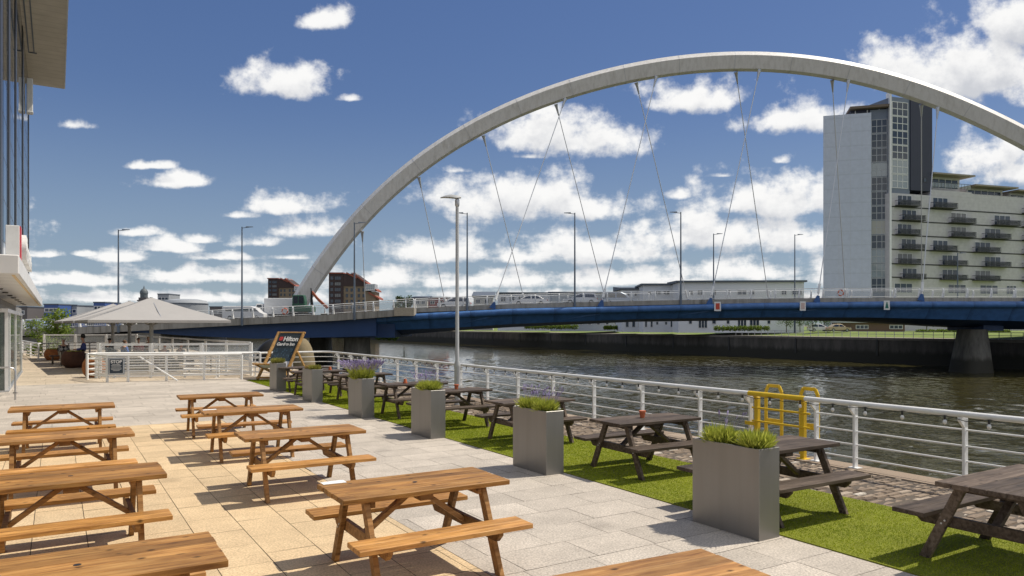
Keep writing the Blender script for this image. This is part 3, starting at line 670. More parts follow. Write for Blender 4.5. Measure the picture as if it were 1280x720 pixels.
def inpl(i, u, v): return G(*PLV[i]) + D2 * u + D1 * v + Vector((0, 0, .84))
UPD = ANG + math.pi / 2
lavender(inpl(0, .15, .16), .165, .25, 0, 'round bright green tuft at the near end of the nearest planter', seed=1, n=1700)
lavender(inpl(0, .15, .62), .19, .24, 7, 'looser green plant with few purple flowers at the far end of the nearest planter', seed=2, fh=.10, flower_side=.5)
lavender(inpl(1, .15, .22), .165, .24, 26, 'green lavender tuft at the near end of the second planter', seed=3, fh=.12, flower_side=.6)
lavender(inpl(1, .15, .63), .175, .24, 34, 'green lavender tuft at the far end of the second planter', seed=4, fh=.12, flower_side=1.0)
lavender(inpl(2, .15, .40), .24, .25, 44, 'yellow green lavender with a few purple heads before the lamp column', seed=5, fh=.13, flower_side=2.2, n=2200)
lavender(inpl(3, .15, .42), .33, .30, 620, 'biggest lavender, covered in purple flowers', LF, seed=6, fh=.15, n=2400)
lavender(inpl(4, .15, .22), .17, .19, 0, 'dull olive plant at the near end of the fifth planter', LFB, seed=7)
lavender(inpl(4, .15, .62), .17, .16, 0, 'dried brown plant at the far end of the fifth planter', LFD, seed=8)
lavender(inpl(5, .15, .42), .24, .24, 0, 'dome of yellow green foliage in the farthest planter', LFB, seed=9, n=2000)

# ------------------------------------------------------------------ railing, string lights, yellow gate, lamp column
RU = 9.97; RT = RU - .11; RH = .955
RZ = [.745, .535, .34, .145]
def rail_section(t, pts, first, last, z=RH):
    pass
POSTS_R = [5.47 - 1.68 * k for k in range(3, -1, -1)] + [7.15, 7.86]
POSTS_R = [v * .913 for v in POSTS_R]
pv = [9.24, 10.5, 12.2, 13.9, 15.6, 17.3]
while pv[-1] < 33.6: pv.append(pv[-1] + 1.7)
POSTS_L = [v * .913 for v in pv if v * .913 < 30.8]
VEND = 30.9
def post(t, P, across, inward):
    b = MB()
    b.box((0, 0, .44), (.034, .08, .88)); b.box((0, 0, .006), (.14, .14, .012))
    # swept bracket that carries the offset handrail
    b.loft([[(-.017, .04, .78), (.017, .04, .78), (.017, .04, .905), (-.017, .04, .905)],
            [(-.017, -.04, .78), (.017, -.04, .78), (.017, -.04, .905), (-.017, -.04, .905)],
            [(-.017, -.15, .875), (.017, -.15, .875), (.017, -.15, .92), (-.017, -.15, .92)]])
    o = b.build('post', MT['white'], t, normals=True); o.location = P; o.rotation_euler = (0, 0, inward); return o
def runs(t, name, pts, r, n=8, m=None): return MB().tube(pts, r, n).build(name, m or MT['white'], t, smooth=50)
inw = ANG - math.pi / 2       # local -y points to -u
rl = thing('railing', 'white quayside railing to the right of the yellow gate', 'railing', UV(RU, 3)); base = Vector(rl.location)
def loc(p): return Vector(p) - base
for v in POSTS_R: post(rl, loc(UV(RU, v)), ANG, ANG + math.pi / 2 + math.pi if False else ANG - math.pi / 2 + math.pi / 1 * 0 + 0)
runs(rl, 'handrail', [loc(UV(RT, -1, RH)), loc(UV(RT, POSTS_R[-1] + .12, RH)), ], .04, 12)
for z in RZ: runs(rl, 'crossbar', [loc(UV(RU, -1, z)), loc(UV(RU, POSTS_R[-1], z))], .0125)
rl = thing('railing', 'long white quayside railing from the yellow gate to the deck chair', 'railing', UV(RU, 12)); base = Vector(rl.location)
for v in POSTS_L: post(rl, loc(UV(RU, v)), ANG, inw)
b2 = zat(319, 440, RH)
end = zat(300, 443.5, RH)
runs(rl, 'handrail', [loc(UV(RT, POSTS_L[0] - .1, RH)), loc(UV(RT, VEND - .4, RH)), loc(UV(RT - .25, VEND - .05, RH)), loc(UV(RT - 1.2, VEND, RH)), loc(UV(4.2, VEND, RH))], .04, 12)
for z in RZ: runs(rl, 'crossbar', [loc(UV(RU, POSTS_L[0], z)), loc(UV(RU, VEND - .2, z)), loc(UV(RU - .4, VEND + .1, z)), loc(UV(4.2, VEND + .1, z))], .0125)
for u in (8.4, 6.9, 5.4): post(rl, loc(UV(u, VEND + .1)), ANG, ANG)
# festoon lights
sl = thing('string_lights', 'black cable of clear festoon bulbs hung under the white handrail', 'string lights', UV(RT - .03, 0, RH)); base = Vector(sl.location)
cable = []; bulbs = []
v = 1.0; k = 0; rg = random.Random(4)
while v < 30.2:
    nx = v + rg.uniform(.46, .58); sag = rg.uniform(.03, .06)
    cable.append(loc(UV(RT - .045, v, RH - .03))); cable.append(loc(UV(RT - .05, (v + nx) / 2, RH - .03 - sag))); bulbs.append((v + nx) / 2 if rg.random() < .0 else v); v = nx
MB().tube(cable, .0045, 5).build('cable', MT['black'], sl)
cap = gl = None
MT['bulb'] = glass_mat('bulb_glass', (.75, .74, .70), .05, 1.0)
for v in bulbs:
    P = loc(UV(RT - .045, v, RH - .03))
    if cap is None:
        cap = MB().lathe([(.006, .0), (.014, -.012), (.015, -.05), (.011, -.056)][::-1], 10).build('bulb_holder', MT['black'], sl, smooth=40, normals=True)
        gl = MB().lathe([(.011, -.054), (.022, -.07), (.026, -.088), (.022, -.106), (.008, -.118)][::-1], 10).build('bulb', MT['bulb'], cap, smooth=60, normals=True)
        cap.location = P
    else:
        c = copy_tree(cap, sl); c.location = P
# yellow gate and ladder
gt = thing('gate', 'yellow tubular safety gate set into the white railing', 'gate', UV(RU, 7.8)); base = Vector(gt.location)
gv0, gv1 = POSTS_R[-1] + .12, POSTS_L[0] - .13
for v in (gv0 + .1, gv1 - .02):
    b = MB(); b.box((0, 0, .45), (.075, .075, .9)); b.box((0, 0, .006), (.16, .16, .012)); o = b.build('gate_post', MT['yellow'], gt, bevel=.006); o.location = loc(UV(RU - .02, v)); o.rotation_euler = (0, 0, ANG)
    b = MB(); b.tube([loc(UV(RU - .02, v, .84)), loc(UV(RU - .07, v, .90)), loc(UV(RT, v, RH))], .03, 8); b.build('bracket', MT['yellow'], gt, smooth=50)
runs(gt, 'top_bar', [loc(UV(RT, gv0 + .0, RH)), loc(UV(RT, gv1 + .08, RH))], .042, 12, MT['yellow'])
for z in (.72, .50, .27): runs(gt, 'gate_bar', [loc(UV(RU - .06, gv0 - .05, z)), loc(UV(RU - .06, gv1 + .05, z))], .017, 8, MT['yellow'])
b = MB(); b.box((0, 0, 0), (.02, .2, .06)); o = b.build('latch', MT['yellow'], gt); o.location = loc(UV(RU - .06, gv1 + .1, .45)); o.rotation_euler = (0, 0, ANG)
ld = thing('quay_ladder', 'pair of yellow hooped ladder stiles rising behind the yellow gate', 'ladder', UV(UQ + .12, 7.8)); base = Vector(ld.location)
def hoop(x0, x1, ytop):
    Y0 = UV(RU + .42, 7.8).y
    b = MB()
    def tt(px):   # where the sight line meets the line u = RU+.42
        t = (px - 640) / F; Y = (RU + .42) / (.8501 * t + .5267); return -.5267 * t * Y + .8501 * Y
    va, vb = sorted((tt(x0), tt(x1))); zt = 1.06; u = RU + .42
    pts = [UV(u, va, -2.5), UV(u, va, zt - .10), UV(u, va + .05, zt), UV(u, vb - .05, zt), UV(u, vb, zt - .10), UV(u, vb, -2.5)]
    for p, q in zip(pts, pts[1:]): b.beam(loc(p), loc(q), .055, .022, up=tuple(D2))
    b.build('hoop', MT['yellow'], ld)
    b = MB(); b.box((0, 0, 0), (.02, vb - va, .10)); o = b.build('stay_plate', MT['yellow'], ld); o.location = loc(UV(u, (va + vb) / 2, .45)); o.rotation_euler = (0, 0, ANG)
hoop(957.5, 977, 483); hoop(1001, 1022.5, 486)
# lamp column on the quay
lp = thing('lamp_post', 'tall pale grey lamp column standing at the cobbles among the dark tables', 'street lamp', G(571.5, 506))
b = MB(); b.lathe([(.075, 0), (.075, .95), (.085, 1.0), (.085, 1.06), (.05, 1.16), (.042, 5.35), (.03, 5.4)], 14); b.build('column', MT['lampgrey'], lp, smooth=40)
b = MB(); b.lathe([(.045, 5.2), (.06, 5.24), (.06, 5.36), (.045, 5.40)], 14); b.build('collar', MT['galv'], lp, smooth=40)
b = MB()
hd = []
for x, w_, z0, z1 in ((.10, .05, 5.42, 5.47), (-.02, .10, 5.40, 5.50), (-.16, .12, 5.42, 5.515), (-.32, .09, 5.425, 5.49), (-.44, .03, 5.42, 5.45)):
    hd.append([(x, -w_, z0 + .015), (x, 0, z0), (x, w_, z0 + .015), (x, w_ * .7, z1 - .01), (x, 0, z1), (x, -w_ * .7, z1 - .01)])
b.loft(hd); b.build('lamp_head', MT['lampgrey'], lp, smooth=60, normals=True)

# ------------------------------------------------------------------ text on signs
def text_mesh(name, s, size, m, parent, M, extrude=.004, align='LEFT', bold=0.0):
    cu = bpy.data.curves.new(name, 'FONT'); cu.body = s; cu.size = size; cu.extrude = extrude; cu.align_x = align; cu.offset = bold
    tmp = bpy.data.objects.new(name + '_tmp', cu); COL.objects.link(tmp)
    dg = bpy.context.evaluated_depsgraph_get(); dg.update()
    me = bpy.data.meshes.new_from_object(tmp.evaluated_get(dg)); bpy.data.objects.remove(tmp)
    me.name = name; me.materials.clear(); me.materials.append(m)
    o = bpy.data.objects.new(name, me); COL.objects.link(o)
    if parent is not None: o.parent = parent
    o.matrix_local = M; return o
def frame_m(origin, right, up):
    r = Vector(right).normalized(); u = Vector(up).normalized(); n = r.cross(u)
    m = Matrix.Identity(4)
    for i in range(3): m[i][0] = r[i]; m[i][1] = u[i]; m[i][2] = n[i]; m[i][3] = origin[i]
    return m

# ------------------------------------------------------------------ hotel building at the left
MT['gla'] = glass_mat('curtain_glass', (.035, .045, .06), .02, 1.0)
MT['mull'] = mat('dark_mullion', (.025, .027, .03), .4)
MT['soffit'] = cladding_mat('soffit_panel', (.56, .53, .46), .9, axis=1, depth=.25)
MT['canopy'] = cladding_mat('white_canopy_panel', (.70, .69, .67), 1.2, axis=1, depth=.15, rough=.35)
MT['ribbed'] = cladding_mat('ribbed_grey_cladding', (.26, .26, .255), .16, axis=2, depth=.55)
UW = -1.75
hb = thing('hotel_building', 'glass fronted building at the left edge with white canopy and deep roof overhang', 'building', UV(UW, 30), ANG)
# local x = across towards the river, local y = along the river
def hbx(name, m, u0, u1, v0, v1, z0, z1, parent=None, **k):
    b = MB(); b.box(((u0 + u1) / 2 - UW, (v0 + v1) / 2 - 30, (z0 + z1) / 2), (u1 - u0, v1 - v0, z1 - z0)); return b.build(name, m, parent or hb, **k)
hbx('upper_wall', MT['gla'], -16, UW, 12, 66.6, 3.68, 20.4)
hbx('core_wall', MT['ribbed'], -16, -2.05, 12, 62, 0.12, 3.24)
hbx('plinth', MT['coping'], -16, -1.95, 12, 62.05, 0, .12)
for v in (32.6, 38.2, 44.6, 54.0, 65.2): hbx('mullion', MT['mull'], UW, UW + .03, v, v + 1.4, 3.68, 20.4)
for v in (14, 20.6, 27.2): hbx('mullion', MT['mull'], UW, UW + .03, v, v + 1.2, 3.68, 20.4)
b = MB()
for z in np.arange(5.4, 20.3, 1.65): b.box((.0, 39.3 - 30, z), (.008, 54.4, .03))
for v in np.arange(13.0, 66, 2.2): b.box((.0, v - 30, 12.04), (.010, .03, 16.6))
b.build('glazing_joint', MT['mull'], hb)
rs = hbx('roof_soffit', MT['soffit'], -16, .52, 10, 66.9, 20.41, 20.8)
hbx('fascia', MT['whiterough'], .52, .60, 10, 66.7, 20.36, 20.9, rs)
b = MB()
for du in (-1.55, -1.25): b.beam((du - UW, -18, 20.37), (du - UW, 29, 20.37), .07, .06)
b.beam((-1.55 - UW, 29, 20.37), (-1.1 - UW, 29, 20.37), .07, .06); b.build('soffit_pipe', MT['bluegrey'], rs)
cp = hbx('canopy', MT['canopy'], -16, -.71, 20, 53.4, 3.24, 3.68, bevel=.02)
hbx('light_strip', mat('warm_strip', (.75, .55, .28), .5), -.86, -.80, 20.3, 53.2, 3.225, 3.242, cp)
b = MB()
for v in np.arange(22, 52, 3.0): b.lathe([(.07, 3.2), (.10, 3.235)], 10, (-1.5 - UW, v - 30, 0))
b.build('downlight', MT['black'], cp)
# entrance lobby
MT['lobbyglass'] = glass_mat('lobby_glass', (.10, .16, .14), .03, 1.0, alpha=.55)
lb = MB(); lb.box((-1.66 - UW, 33.6 - 30, 2.55), (.78, 11.6, .12)); lobby = lb.build('entrance_lobby', MT['white'], hb)
for v in (27.9, 29.3, 33.6, 39.2): hbx('lobby_post', MT['white'], -1.36, -1.27, v - .05, v + .05, 0, 2.5, lobby)
hbx('lobby_post', MT['white'], -1.95, -1.87, 27.86, 27.94, 0, 2.5, lobby)
for a, c in ((27.95, 29.25), (29.35, 33.55), (33.65, 39.15)):
    hbx('lobby_glass', MT['lobbyglass'], -1.325, -1.305, a, c, .06, 2.48, lobby)
hbx('lobby_glass', MT['lobbyglass'], -2.04, -1.37, 27.89, 27.91, .06, 2.48, lobby)
hbx('threshold', MT['galv'], -2.04, -1.25, 27.8, 39.3, 0, .05, lobby)
hbx('door_reveal', MT['mull'], -2.06, -2.03, 28.2, 39, .13, 2.5, lobby)
w_ = hbx('window', MT['gla'], -2.06, -2.02, 43, 48, .9, 2.4)
hbx('window_frame', MT['white'], -2.02, -2.0, 43, 48, .82, .9, w_)
hbx('window_frame', MT['white'], -2.02, -2.0, 45.4, 45.5, .9, 2.4, w_)
o = MB(); o.box((UW + .22 - UW, 60.5 - 30, 17.8), (.36, .5, 2.4)); o.box((.23, 60.5 - 30, 16.7), (.40, .54, .1)); o.build('wall_box', MT['white'], hb, bevel=.03)
# hotel sign over the canopy: red tile and raised letters
sg = thing('building_sign', 'white box sign with red face and raised white letters on the canopy edge', 'sign', UV(-.85, 23, 3.68))
bs_ = Vector(sg.location); R4 = Matrix.Rotation(ANG, 4, 'Z')
o = MB().box((-.10, .2, .52), (.30, .72, .92)).build('sign_box', MT['white'], sg, rz=ANG, bevel=.01)
o = MB().box((.06, .2, .52), (.03, .70, .90)).build('red_face', mat('sign_red', (.62, .02, .035), .35, noise=.03), sg, rz=ANG)
text_mesh('lettering', 'Hilton', .95, MT['white'], sg, frame_m(D1 * .75 + D2 * .10 + Vector((0, 0, .18)), D1, (0, 0, 1)), .07, bold=.012)
text_mesh('lettering', 'Garden Inn', .62, MT['white'], sg, frame_m(D1 * 3.4 + D2 * .10 + Vector((0, 0, .18)), D1, (0, 0, 1)), .07, bold=.01)
for k in range(2): MB().box((-.1, .5 + k * 5, .04), (.06, .3, .08)).build('bracket', MT['mull'], sg, rz=ANG)
# steel handrail by the door
hr = thing('handrail', 'stainless steel handrail by the glass entrance', 'handrail', G(19, 500)); b = MB()
b.tube([(0, 0, 0), (0, 0, .80), (-.03, -.02, .88), (-.12, -.07, .915), (-1.9, -1.18, .915)], .024, 8); b.build('tube_rail', MT['steel'], hr, smooth=50)
MB().tube([(-1.8, -1.1, 0), (-1.8, -1.1, .915)], .022, 8).build('upright', MT['steel'], hr, smooth=50)
MB().box((.0, .0, .20), (.10, .05, .04)).build('foot_bracket', MT['steel'], hr)

# ------------------------------------------------------------------ terrace enclosure
PALE = mat('grey_canvas', (.37, .36, .35), .85, noise=.05, scale=.8)
def umbrella(loc, r, rz, zap, zev, lab, first=None):
    if first is not None:
        t = copy_tree(first)
    else:
        t = thing('parasol', lab, 'parasol'); n = 8
        b = MB(); rings = []
        for f, in ((.02,), (.3,), (.6,), (1.0,)):
            rg_ = []
            for k in range(8):
                a = k * math.pi / 4; rr = r if k % 2 == 0 else r * math.cos(math.pi / 4)
                z = zap - (zap - zev) * (f ** .93) - (0.05 * f * f * (1 - f) * 6 if k % 2 else 0.0); rg_.append((rr * f * math.cos(a), rr * f * math.sin(a), z))
            rings.append(rg_)
        rings.append([(x, y, z - .12) for x, y, z in rings[-1]])
        b.loft(rings, caps=False); b.add([rings[0][k] for k in range(8)], [tuple(range(8))]); b.build('canopy', PALE, t, normals=False)
        for k in range(8):
            a = k * math.pi / 4; rr = (r if k % 2 == 0 else r * math.cos(math.pi / 4)) * .97
            MB().beam((.1 * math.cos(a), .1 * math.sin(a), zap - .1), (rr * math.cos(a), rr * math.sin(a), zev - .02), .03, .05).build('rib', MT['galv'], t)
            MB().beam((.08 * math.cos(a), .08 * math.sin(a), zev - .25), (rr * .5 * math.cos(a), rr * .5 * math.sin(a), zap - (zap - zev) * .55), .025, .03).build('strut', MT['galv'], t)
        MB().lathe([(.09, 0), (.09, zev - .2), (.14, zev - .2), (.14, zev - .05), (.07, zev), (.07, zap)], 12).build('pole', MT['lampgrey'], t, smooth=40)
        MB().box((0, 0, .04), (1.0, 1.0, .08)).build('base', MT['galv'], t)
    t.location = loc; t.rotation_euler = (0, 0, rz); return tag(t, lab, 'parasol', 'big grey parasols on the terrace')
def GX(x, Y): return Vector(((x - 640) / F * Y, Y, 0))
u1 = umbrella(Vector((-17.3, 35.3, 0)), 4.14, math.radians(-9.6), 3.42, 2.31, 'big pale grey square parasol at the front of the group of three')
umbrella(Vector((-21.1, 40.6, 0)), 0, math.radians(-9.6), 0, 0, 'pale grey square parasol in the middle of the group of three', u1)
umbrella(Vector((-24.9, 45.9, 0)), 0, math.radians(-9.6), 0, 0, 'pale grey square parasol at the back of the group of three', u1)
MT['screen'] = glass_mat('screen_glass', (.75, .80, .80), .05, .8, alpha=.16)
def screen(a, c, h, n, lab, grp, first=0, last=1):
    a, c = Vector(a), Vector(c); t = thing('glass_screen', lab, 'glass screen', a, group=grp); d = (c - a)
    for i in range(first, n + last):
        p = d * (i / n); MB().box((p.x, p.y, h / 2), (.09, .09, h)).build('post', MT['white'], t)
    for i in range(n):
        p, q = d * ((i + .03) / n), d * ((i + .97) / n)
        f = MB()
        for z in (h - .05, .12): f.beam(p + Vector((0, 0, z)), q + Vector((0, 0, z)), .05, .09)
        f.beam(p + Vector((0, 0, .12)), p + Vector((0, 0, h - .05)), .05, .06, up=tuple(d)); f.beam(q + Vector((0, 0, .12)), q + Vector((0, 0, h - .05)), .05, .06, up=tuple(d))
        f = f.build('frame', MT['white'], t)
        MB().beam(p + Vector((0, 0, h / 2)), q + Vector((0, 0, h / 2)), .012, h - .3).build('pane', MT['screen'], f)
S1, S2, S3, S4 = GX(124, 29.2), GX(314, 30.4), GX(171, 50.3), GX(55, 49)
screen(S1, S2, 1.36, 3, 'white framed glass windbreak across the front of the parasol terrace', 'terrace windbreaks')
screen(S2, S3, 1.40, 7, 'white framed glass windbreak along the river side of the parasol terrace', 'terrace windbreaks', 1, 0)
screen(S4, S3, 1.47, 3, 'white framed glass windbreak at the back of the parasol terrace', 'terrace windbreaks')
# the double ramp railing with the stop sign
def flat_rail(name, pts, posts, lab, grp=None, diag=None):
    t = thing(name, lab, 'railing', pts[0], group=grp); o_ = Vector(pts[0])
    for p in posts: MB().box((0, 0, .475), (.07, .07, .95)).build('post', MT['white'], t, loc=Vector(p) - o_)
    MB().tube([Vector(p) - o_ + Vector((0, 0, .97)) for p in pts], .045, 8).build('handrail', MT['white'], t, smooth=50)
    for z in (.80, .60, .40, .20): MB().tube([Vector(p) - o_ + Vector((0, 0, z)) for p in pts], .026, 6).build('crossbar', MT['white'], t, smooth=50)
    if diag: MB().tube([Vector(p) - o_ for p in diag], .03, 6).build('sloping_rail', MT['white'], t, smooth=50)
    return t
p0, p1, p2 = GX(112, 28.0), GX(134, 26.9), GX(302, 28.3)
flat_rail('ramp_railing', [p0, p1, p2, UV(4.2, VEND)], [p1, GX(160, 27.1), GX(208, 27.5), GX(255, 27.9), p2], 'white front railing of the ramp, carrying the stop sign', 'ramp railings',
          [GX(172, 27.5) + Vector((0, 0, .95)), GX(222, 27.2) + Vector((0, 0, .03))])
q0, q1, q2 = GX(109, 28.2), GX(120, 28.9), GX(325, 29.9)
flat_rail('ramp_railing', [q0, q1, q2], [q0, q1, GX(143, 29.0), GX(188, 29.2), GX(231, 29.4), GX(273, 29.7), q2], 'white rear railing of the ramp, just before the glass windbreak', 'ramp railings')
flat_rail('ramp_railing', [GX(28, 52), GX(48, 44), GX(120, 47.0)], [GX(28, 52), GX(38, 48), GX(48, 44), GX(60, 44.5), GX(86, 45.7), GX(112, 46.7)], 'small white railing past the far corner of the glass building', 'ramp railings')
ss = thing('stop_sign', 'dark framed notice reading stop, fixed to the white ramp railing', 'sign', GX(145.5, 26.85) + Vector((0, 0, .30)))
rv = (p2 - p1).normalized(); nv = Vector((rv.y, -rv.x, 0)); az = math.atan2(rv.y, rv.x)
MB().box((0, 0, .29), (.53, .03, .60)).build('sign_frame', mat('sign_grey', (.20, .23, .27), .5), ss, rz=az)
MB().box((0, -.017, .29), (.47, .006, .54)).build('sign_border', MT['paper'], ss, rz=az)
MB().box((0, -.022, .29), (.445, .006, .515)).build('sign_face', mat('sign_dark', (.02, .035, .055), .5), ss, rz=az)
text_mesh('lettering', 'STOP', .155, MT['paper'], ss, frame_m(nv * .027 + Vector((0, 0, .40)), rv, (0, 0, 1)), .002, 'CENTER', .004)
b = MB()
for k, wl in enumerate((.26, .34, .30, .36, .33, .22)): b.box((0, -.027, .355 - k * .045), (wl, .003, .012))
b.build('small_print', MT['paper'], ss, rz=az)

def rust(name, a, c):
    m, nt, bs = nodes(name); N, L = nt.nodes, nt.links
    tc = N.new('ShaderNodeTexCoord'); n = N.new('ShaderNodeTexNoise'); n.inputs['Scale'].default_value = 3; n.inputs['Detail'].default_value = 8; n.inputs['Roughness'].default_value = .7; L.new(tc.outputs['Object'], n.inputs[0])
    L.new(ramp(N, L, n.outputs[0], [(.3, a), (.7, c)]), bs.inputs['Base Color']); bs.inputs['Roughness'].default_value = .85; return m
RUST = rust('rusted_steel', (.20, .06, .018), (.46, .18, .055)); RUSTD = rust('dark_rusted_steel', (.055, .025, .018), (.13, .055, .033))
for (px, py, dia, h, m, lab, sd) in ((66, 450, .92, .64, RUST, 'orange rusted bowl planter farthest along, beside the seated person in patterned top', 1),
                                     (92.5, 459.5, 1.12, .80, RUSTD, 'dark brown rusted bowl planter between the two orange ones', 2), (117.5, 471.5, .86, .74, RUST, 'orange rusted bowl planter next to the white ramp railing', 3)):
    t = thing('bowl_planter', lab, 'planter', G(px, py), group='rusted bowl planters'); r = dia / 2
    MB().lathe([(r * .62, 0), (r * .9, h * .22), (r, h * .5), (r * .93, h * .8), (r * .74, h), (r * .68, h), (r * .80, h * .8)], 20).build('bowl', m, t, smooth=50)
    MB().lathe([(r * .8, h * .8), (r * .79, h * .84)], 20).build('soil', MT['dirt'], t)
    rg = random.Random(sd); q = tuft(None, 260, r * .5, .22, rg, r * .5, wid=.014).build('foliage', LFB if sd != 1 else LF, None, loc=G(px, py) + Vector((0, 0, h * .84)))
    q.name = 'bowl_plant'; tag(q, ['low yellow green plants in the farthest orange bowl', 'sparse green plants in the dark brown bowl', 'sparse green plants in the bowl by the railing'][sd - 1], 'plant', 'plants in the rusted bowls')

# ------------------------------------------------------------------ giant deck chair
dc = thing('deck_chair', 'giant wooden deck chair with a dark printed sling', 'deck chair', Vector((-9.05, 27.55, .012)), math.radians(-22))
hx = .60
for s in (-1, 1):
    MB().beam((s * hx, 0, 0.02), (s * hx, 1.22, 1.80), .075, .11).build('back_rail', MT['pine'], dc, bevel=.01)
    MB().beam((s * (hx - .10), -.20, .62), (s * (hx - .10), 1.30, .03), .07, .10).build('seat_rail', MT['pine'], dc, bevel=.01)
    MB().beam((s * (hx + .09), .70, 1.08), (s * (hx + .09), 1.45, .03), .05, .085).build('prop', MT['pine'], dc, bevel=.01)
for (y, z) in ((1.21, 1.78), (-.19, .62), (.03, .10), (1.40, .09)): MB().tube([(-hx - .06, y, z), (hx + .06, y, z)], .035, 8).build('crossbar', MT['pine'], dc, smooth=50)
def sling_mat():
    m, nt, bs = nodes('printed_sling'); N, L = nt.nodes, nt.links
    tc = N.new('ShaderNodeTexCoord'); sp = N.new('ShaderNodeSeparateXYZ'); L.new(tc.outputs['Object'], sp.inputs[0])
    cm = N.new('ShaderNodeVectorMath'); cm.operation = 'MULTIPLY'; cm.inputs[1].default_value = (14, 0, 11); L.new(tc.outputs['Object'], cm.inputs[0])
    v = N.new('ShaderNodeTexVoronoi'); v.inputs['Scale'].default_value = 1; L.new(cm.outputs[0], v.inputs[0])
    c = ramp(N, L, v.outputs['Distance'], [(.25, (.05, .10, .15)), (.45, (.022, .042, .062))])
    zr = N.new('ShaderNodeMapRange'); zr.inputs[1].default_value = 1.16; zr.inputs[2].default_value = 1.2; L.new(sp.outputs[2], zr.inputs[0])
    mx = N.new('ShaderNodeMix'); mx.data_type = 'RGBA'; L.new(zr.outputs[0], mx.inputs[0]); L.new(c, mx.inputs[6]); mx.inputs[7].default_value = (.030, .045, .055, 1)
    L.new(mx.outputs[2], bs.inputs['Base Color']); bs.inputs['Roughness'].default_value = .85; return m
prof = [(1.20, 1.80), (.95, 1.38), (.72, .99), (.52, .70), (.32, .52), (.12, .47), (-.18, .62)]
def strip(pr, m, name, th=.015):
    b = MB(); b.loft([[(-.50, y, z), (.50, y, z), (.50, y + th, z - th), (-.50, y + th, z - th)] for y, z in pr]); return b.build(name, m, dc, normals=True)
strip(prof[:4], sling_mat(), 'sling'); strip(prof[3:], mat('pale_sling', (.55, .56, .60), .85), 'seat_sling')
bk = Vector((0, prof[2][0] - prof[0][0], prof[2][1] - prof[0][1])).normalized(); upv = -bk; nrm = Vector((1, 0, 0)).cross(upv)
def on_sling(x, d): return Vector((x, prof[0][0], prof[0][1])) + bk * d + nrm * .012
text_mesh('lettering', 'Hilton', .275, MT['paper'], dc, frame_m(on_sling(-.22, .40), (1, 0, 0), upv), .002, bold=.008)
text_mesh('lettering', 'Garden Inn', .185, MT['paper'], dc, frame_m(on_sling(-.45, .60), (1, 0, 0), upv), .002, bold=.005)
b = MB(); c0 = on_sling(-.34, .30)
for a in (45, 135):
    d = (Vector((1, 0, 0)) * math.cos(math.radians(a)) + upv * math.sin(math.radians(a))) * .10; b.beam(c0 - d, c0 + d, .05, .01, up=tuple(nrm))
b.beam(c0 - upv * .09, c0 + upv * .09, .035, .012, up=tuple(nrm)); b.beam(c0 - Vector((.09, 0, 0)), c0 + Vector((.09, 0, 0)), .035, .008, up=tuple(nrm))
b.build('red_emblem', mat('emblem_red', (.60, .06, .06), .7), dc)
# rounded tarpaulin hump seen past the deck chair
def dome(loc, r, h, m, name, lab, cat, sx=1.0):
    b = MB(); rings = []
    for i in range(9):
        t = i / 8 * math.pi / 2; rings.append([(sx * r * math.cos(t) * math.cos(a) + .12 * r * (1 - math.cos(t)), r * math.cos(t) * math.sin(a), h * math.sin(t) ** 1.1) for a in np.linspace(0, 2 * math.pi, 24, endpoint=False)])
    b.loft(rings); o = b.build(name, m, None, loc=loc, smooth=50); tag(o, lab, cat); return o
hl = GX(356, 47)
MT['tarp'] = mat('tan_canvas', (.22, .175, .10), .9, noise=.2, scale=2)
pc = MB(); pc.box((0, 0, -3.0), (5.0, 3.6, 4.6)); pf = pc.build('mooring_dolphin', MT['quay'], None, loc=GX(358, 47)); tag(pf, 'stone mooring block in the water behind the giant deck chair', 'mooring block')
dome(GX(342, 46.4) + Vector((0, 0, -.7)), 1.0, 1.95, MT['black'], 'black_cover', 'black rounded cover showing at the left of the giant deck chair', 'cover', 1.35)
dome(GX(377, 46.4) + Vector((0, 0, -.7)), .85, 1.95, MT['tarp'], 'canvas_cover', 'tan canvas rounded cover showing at the right of the giant deck chair', 'cover')

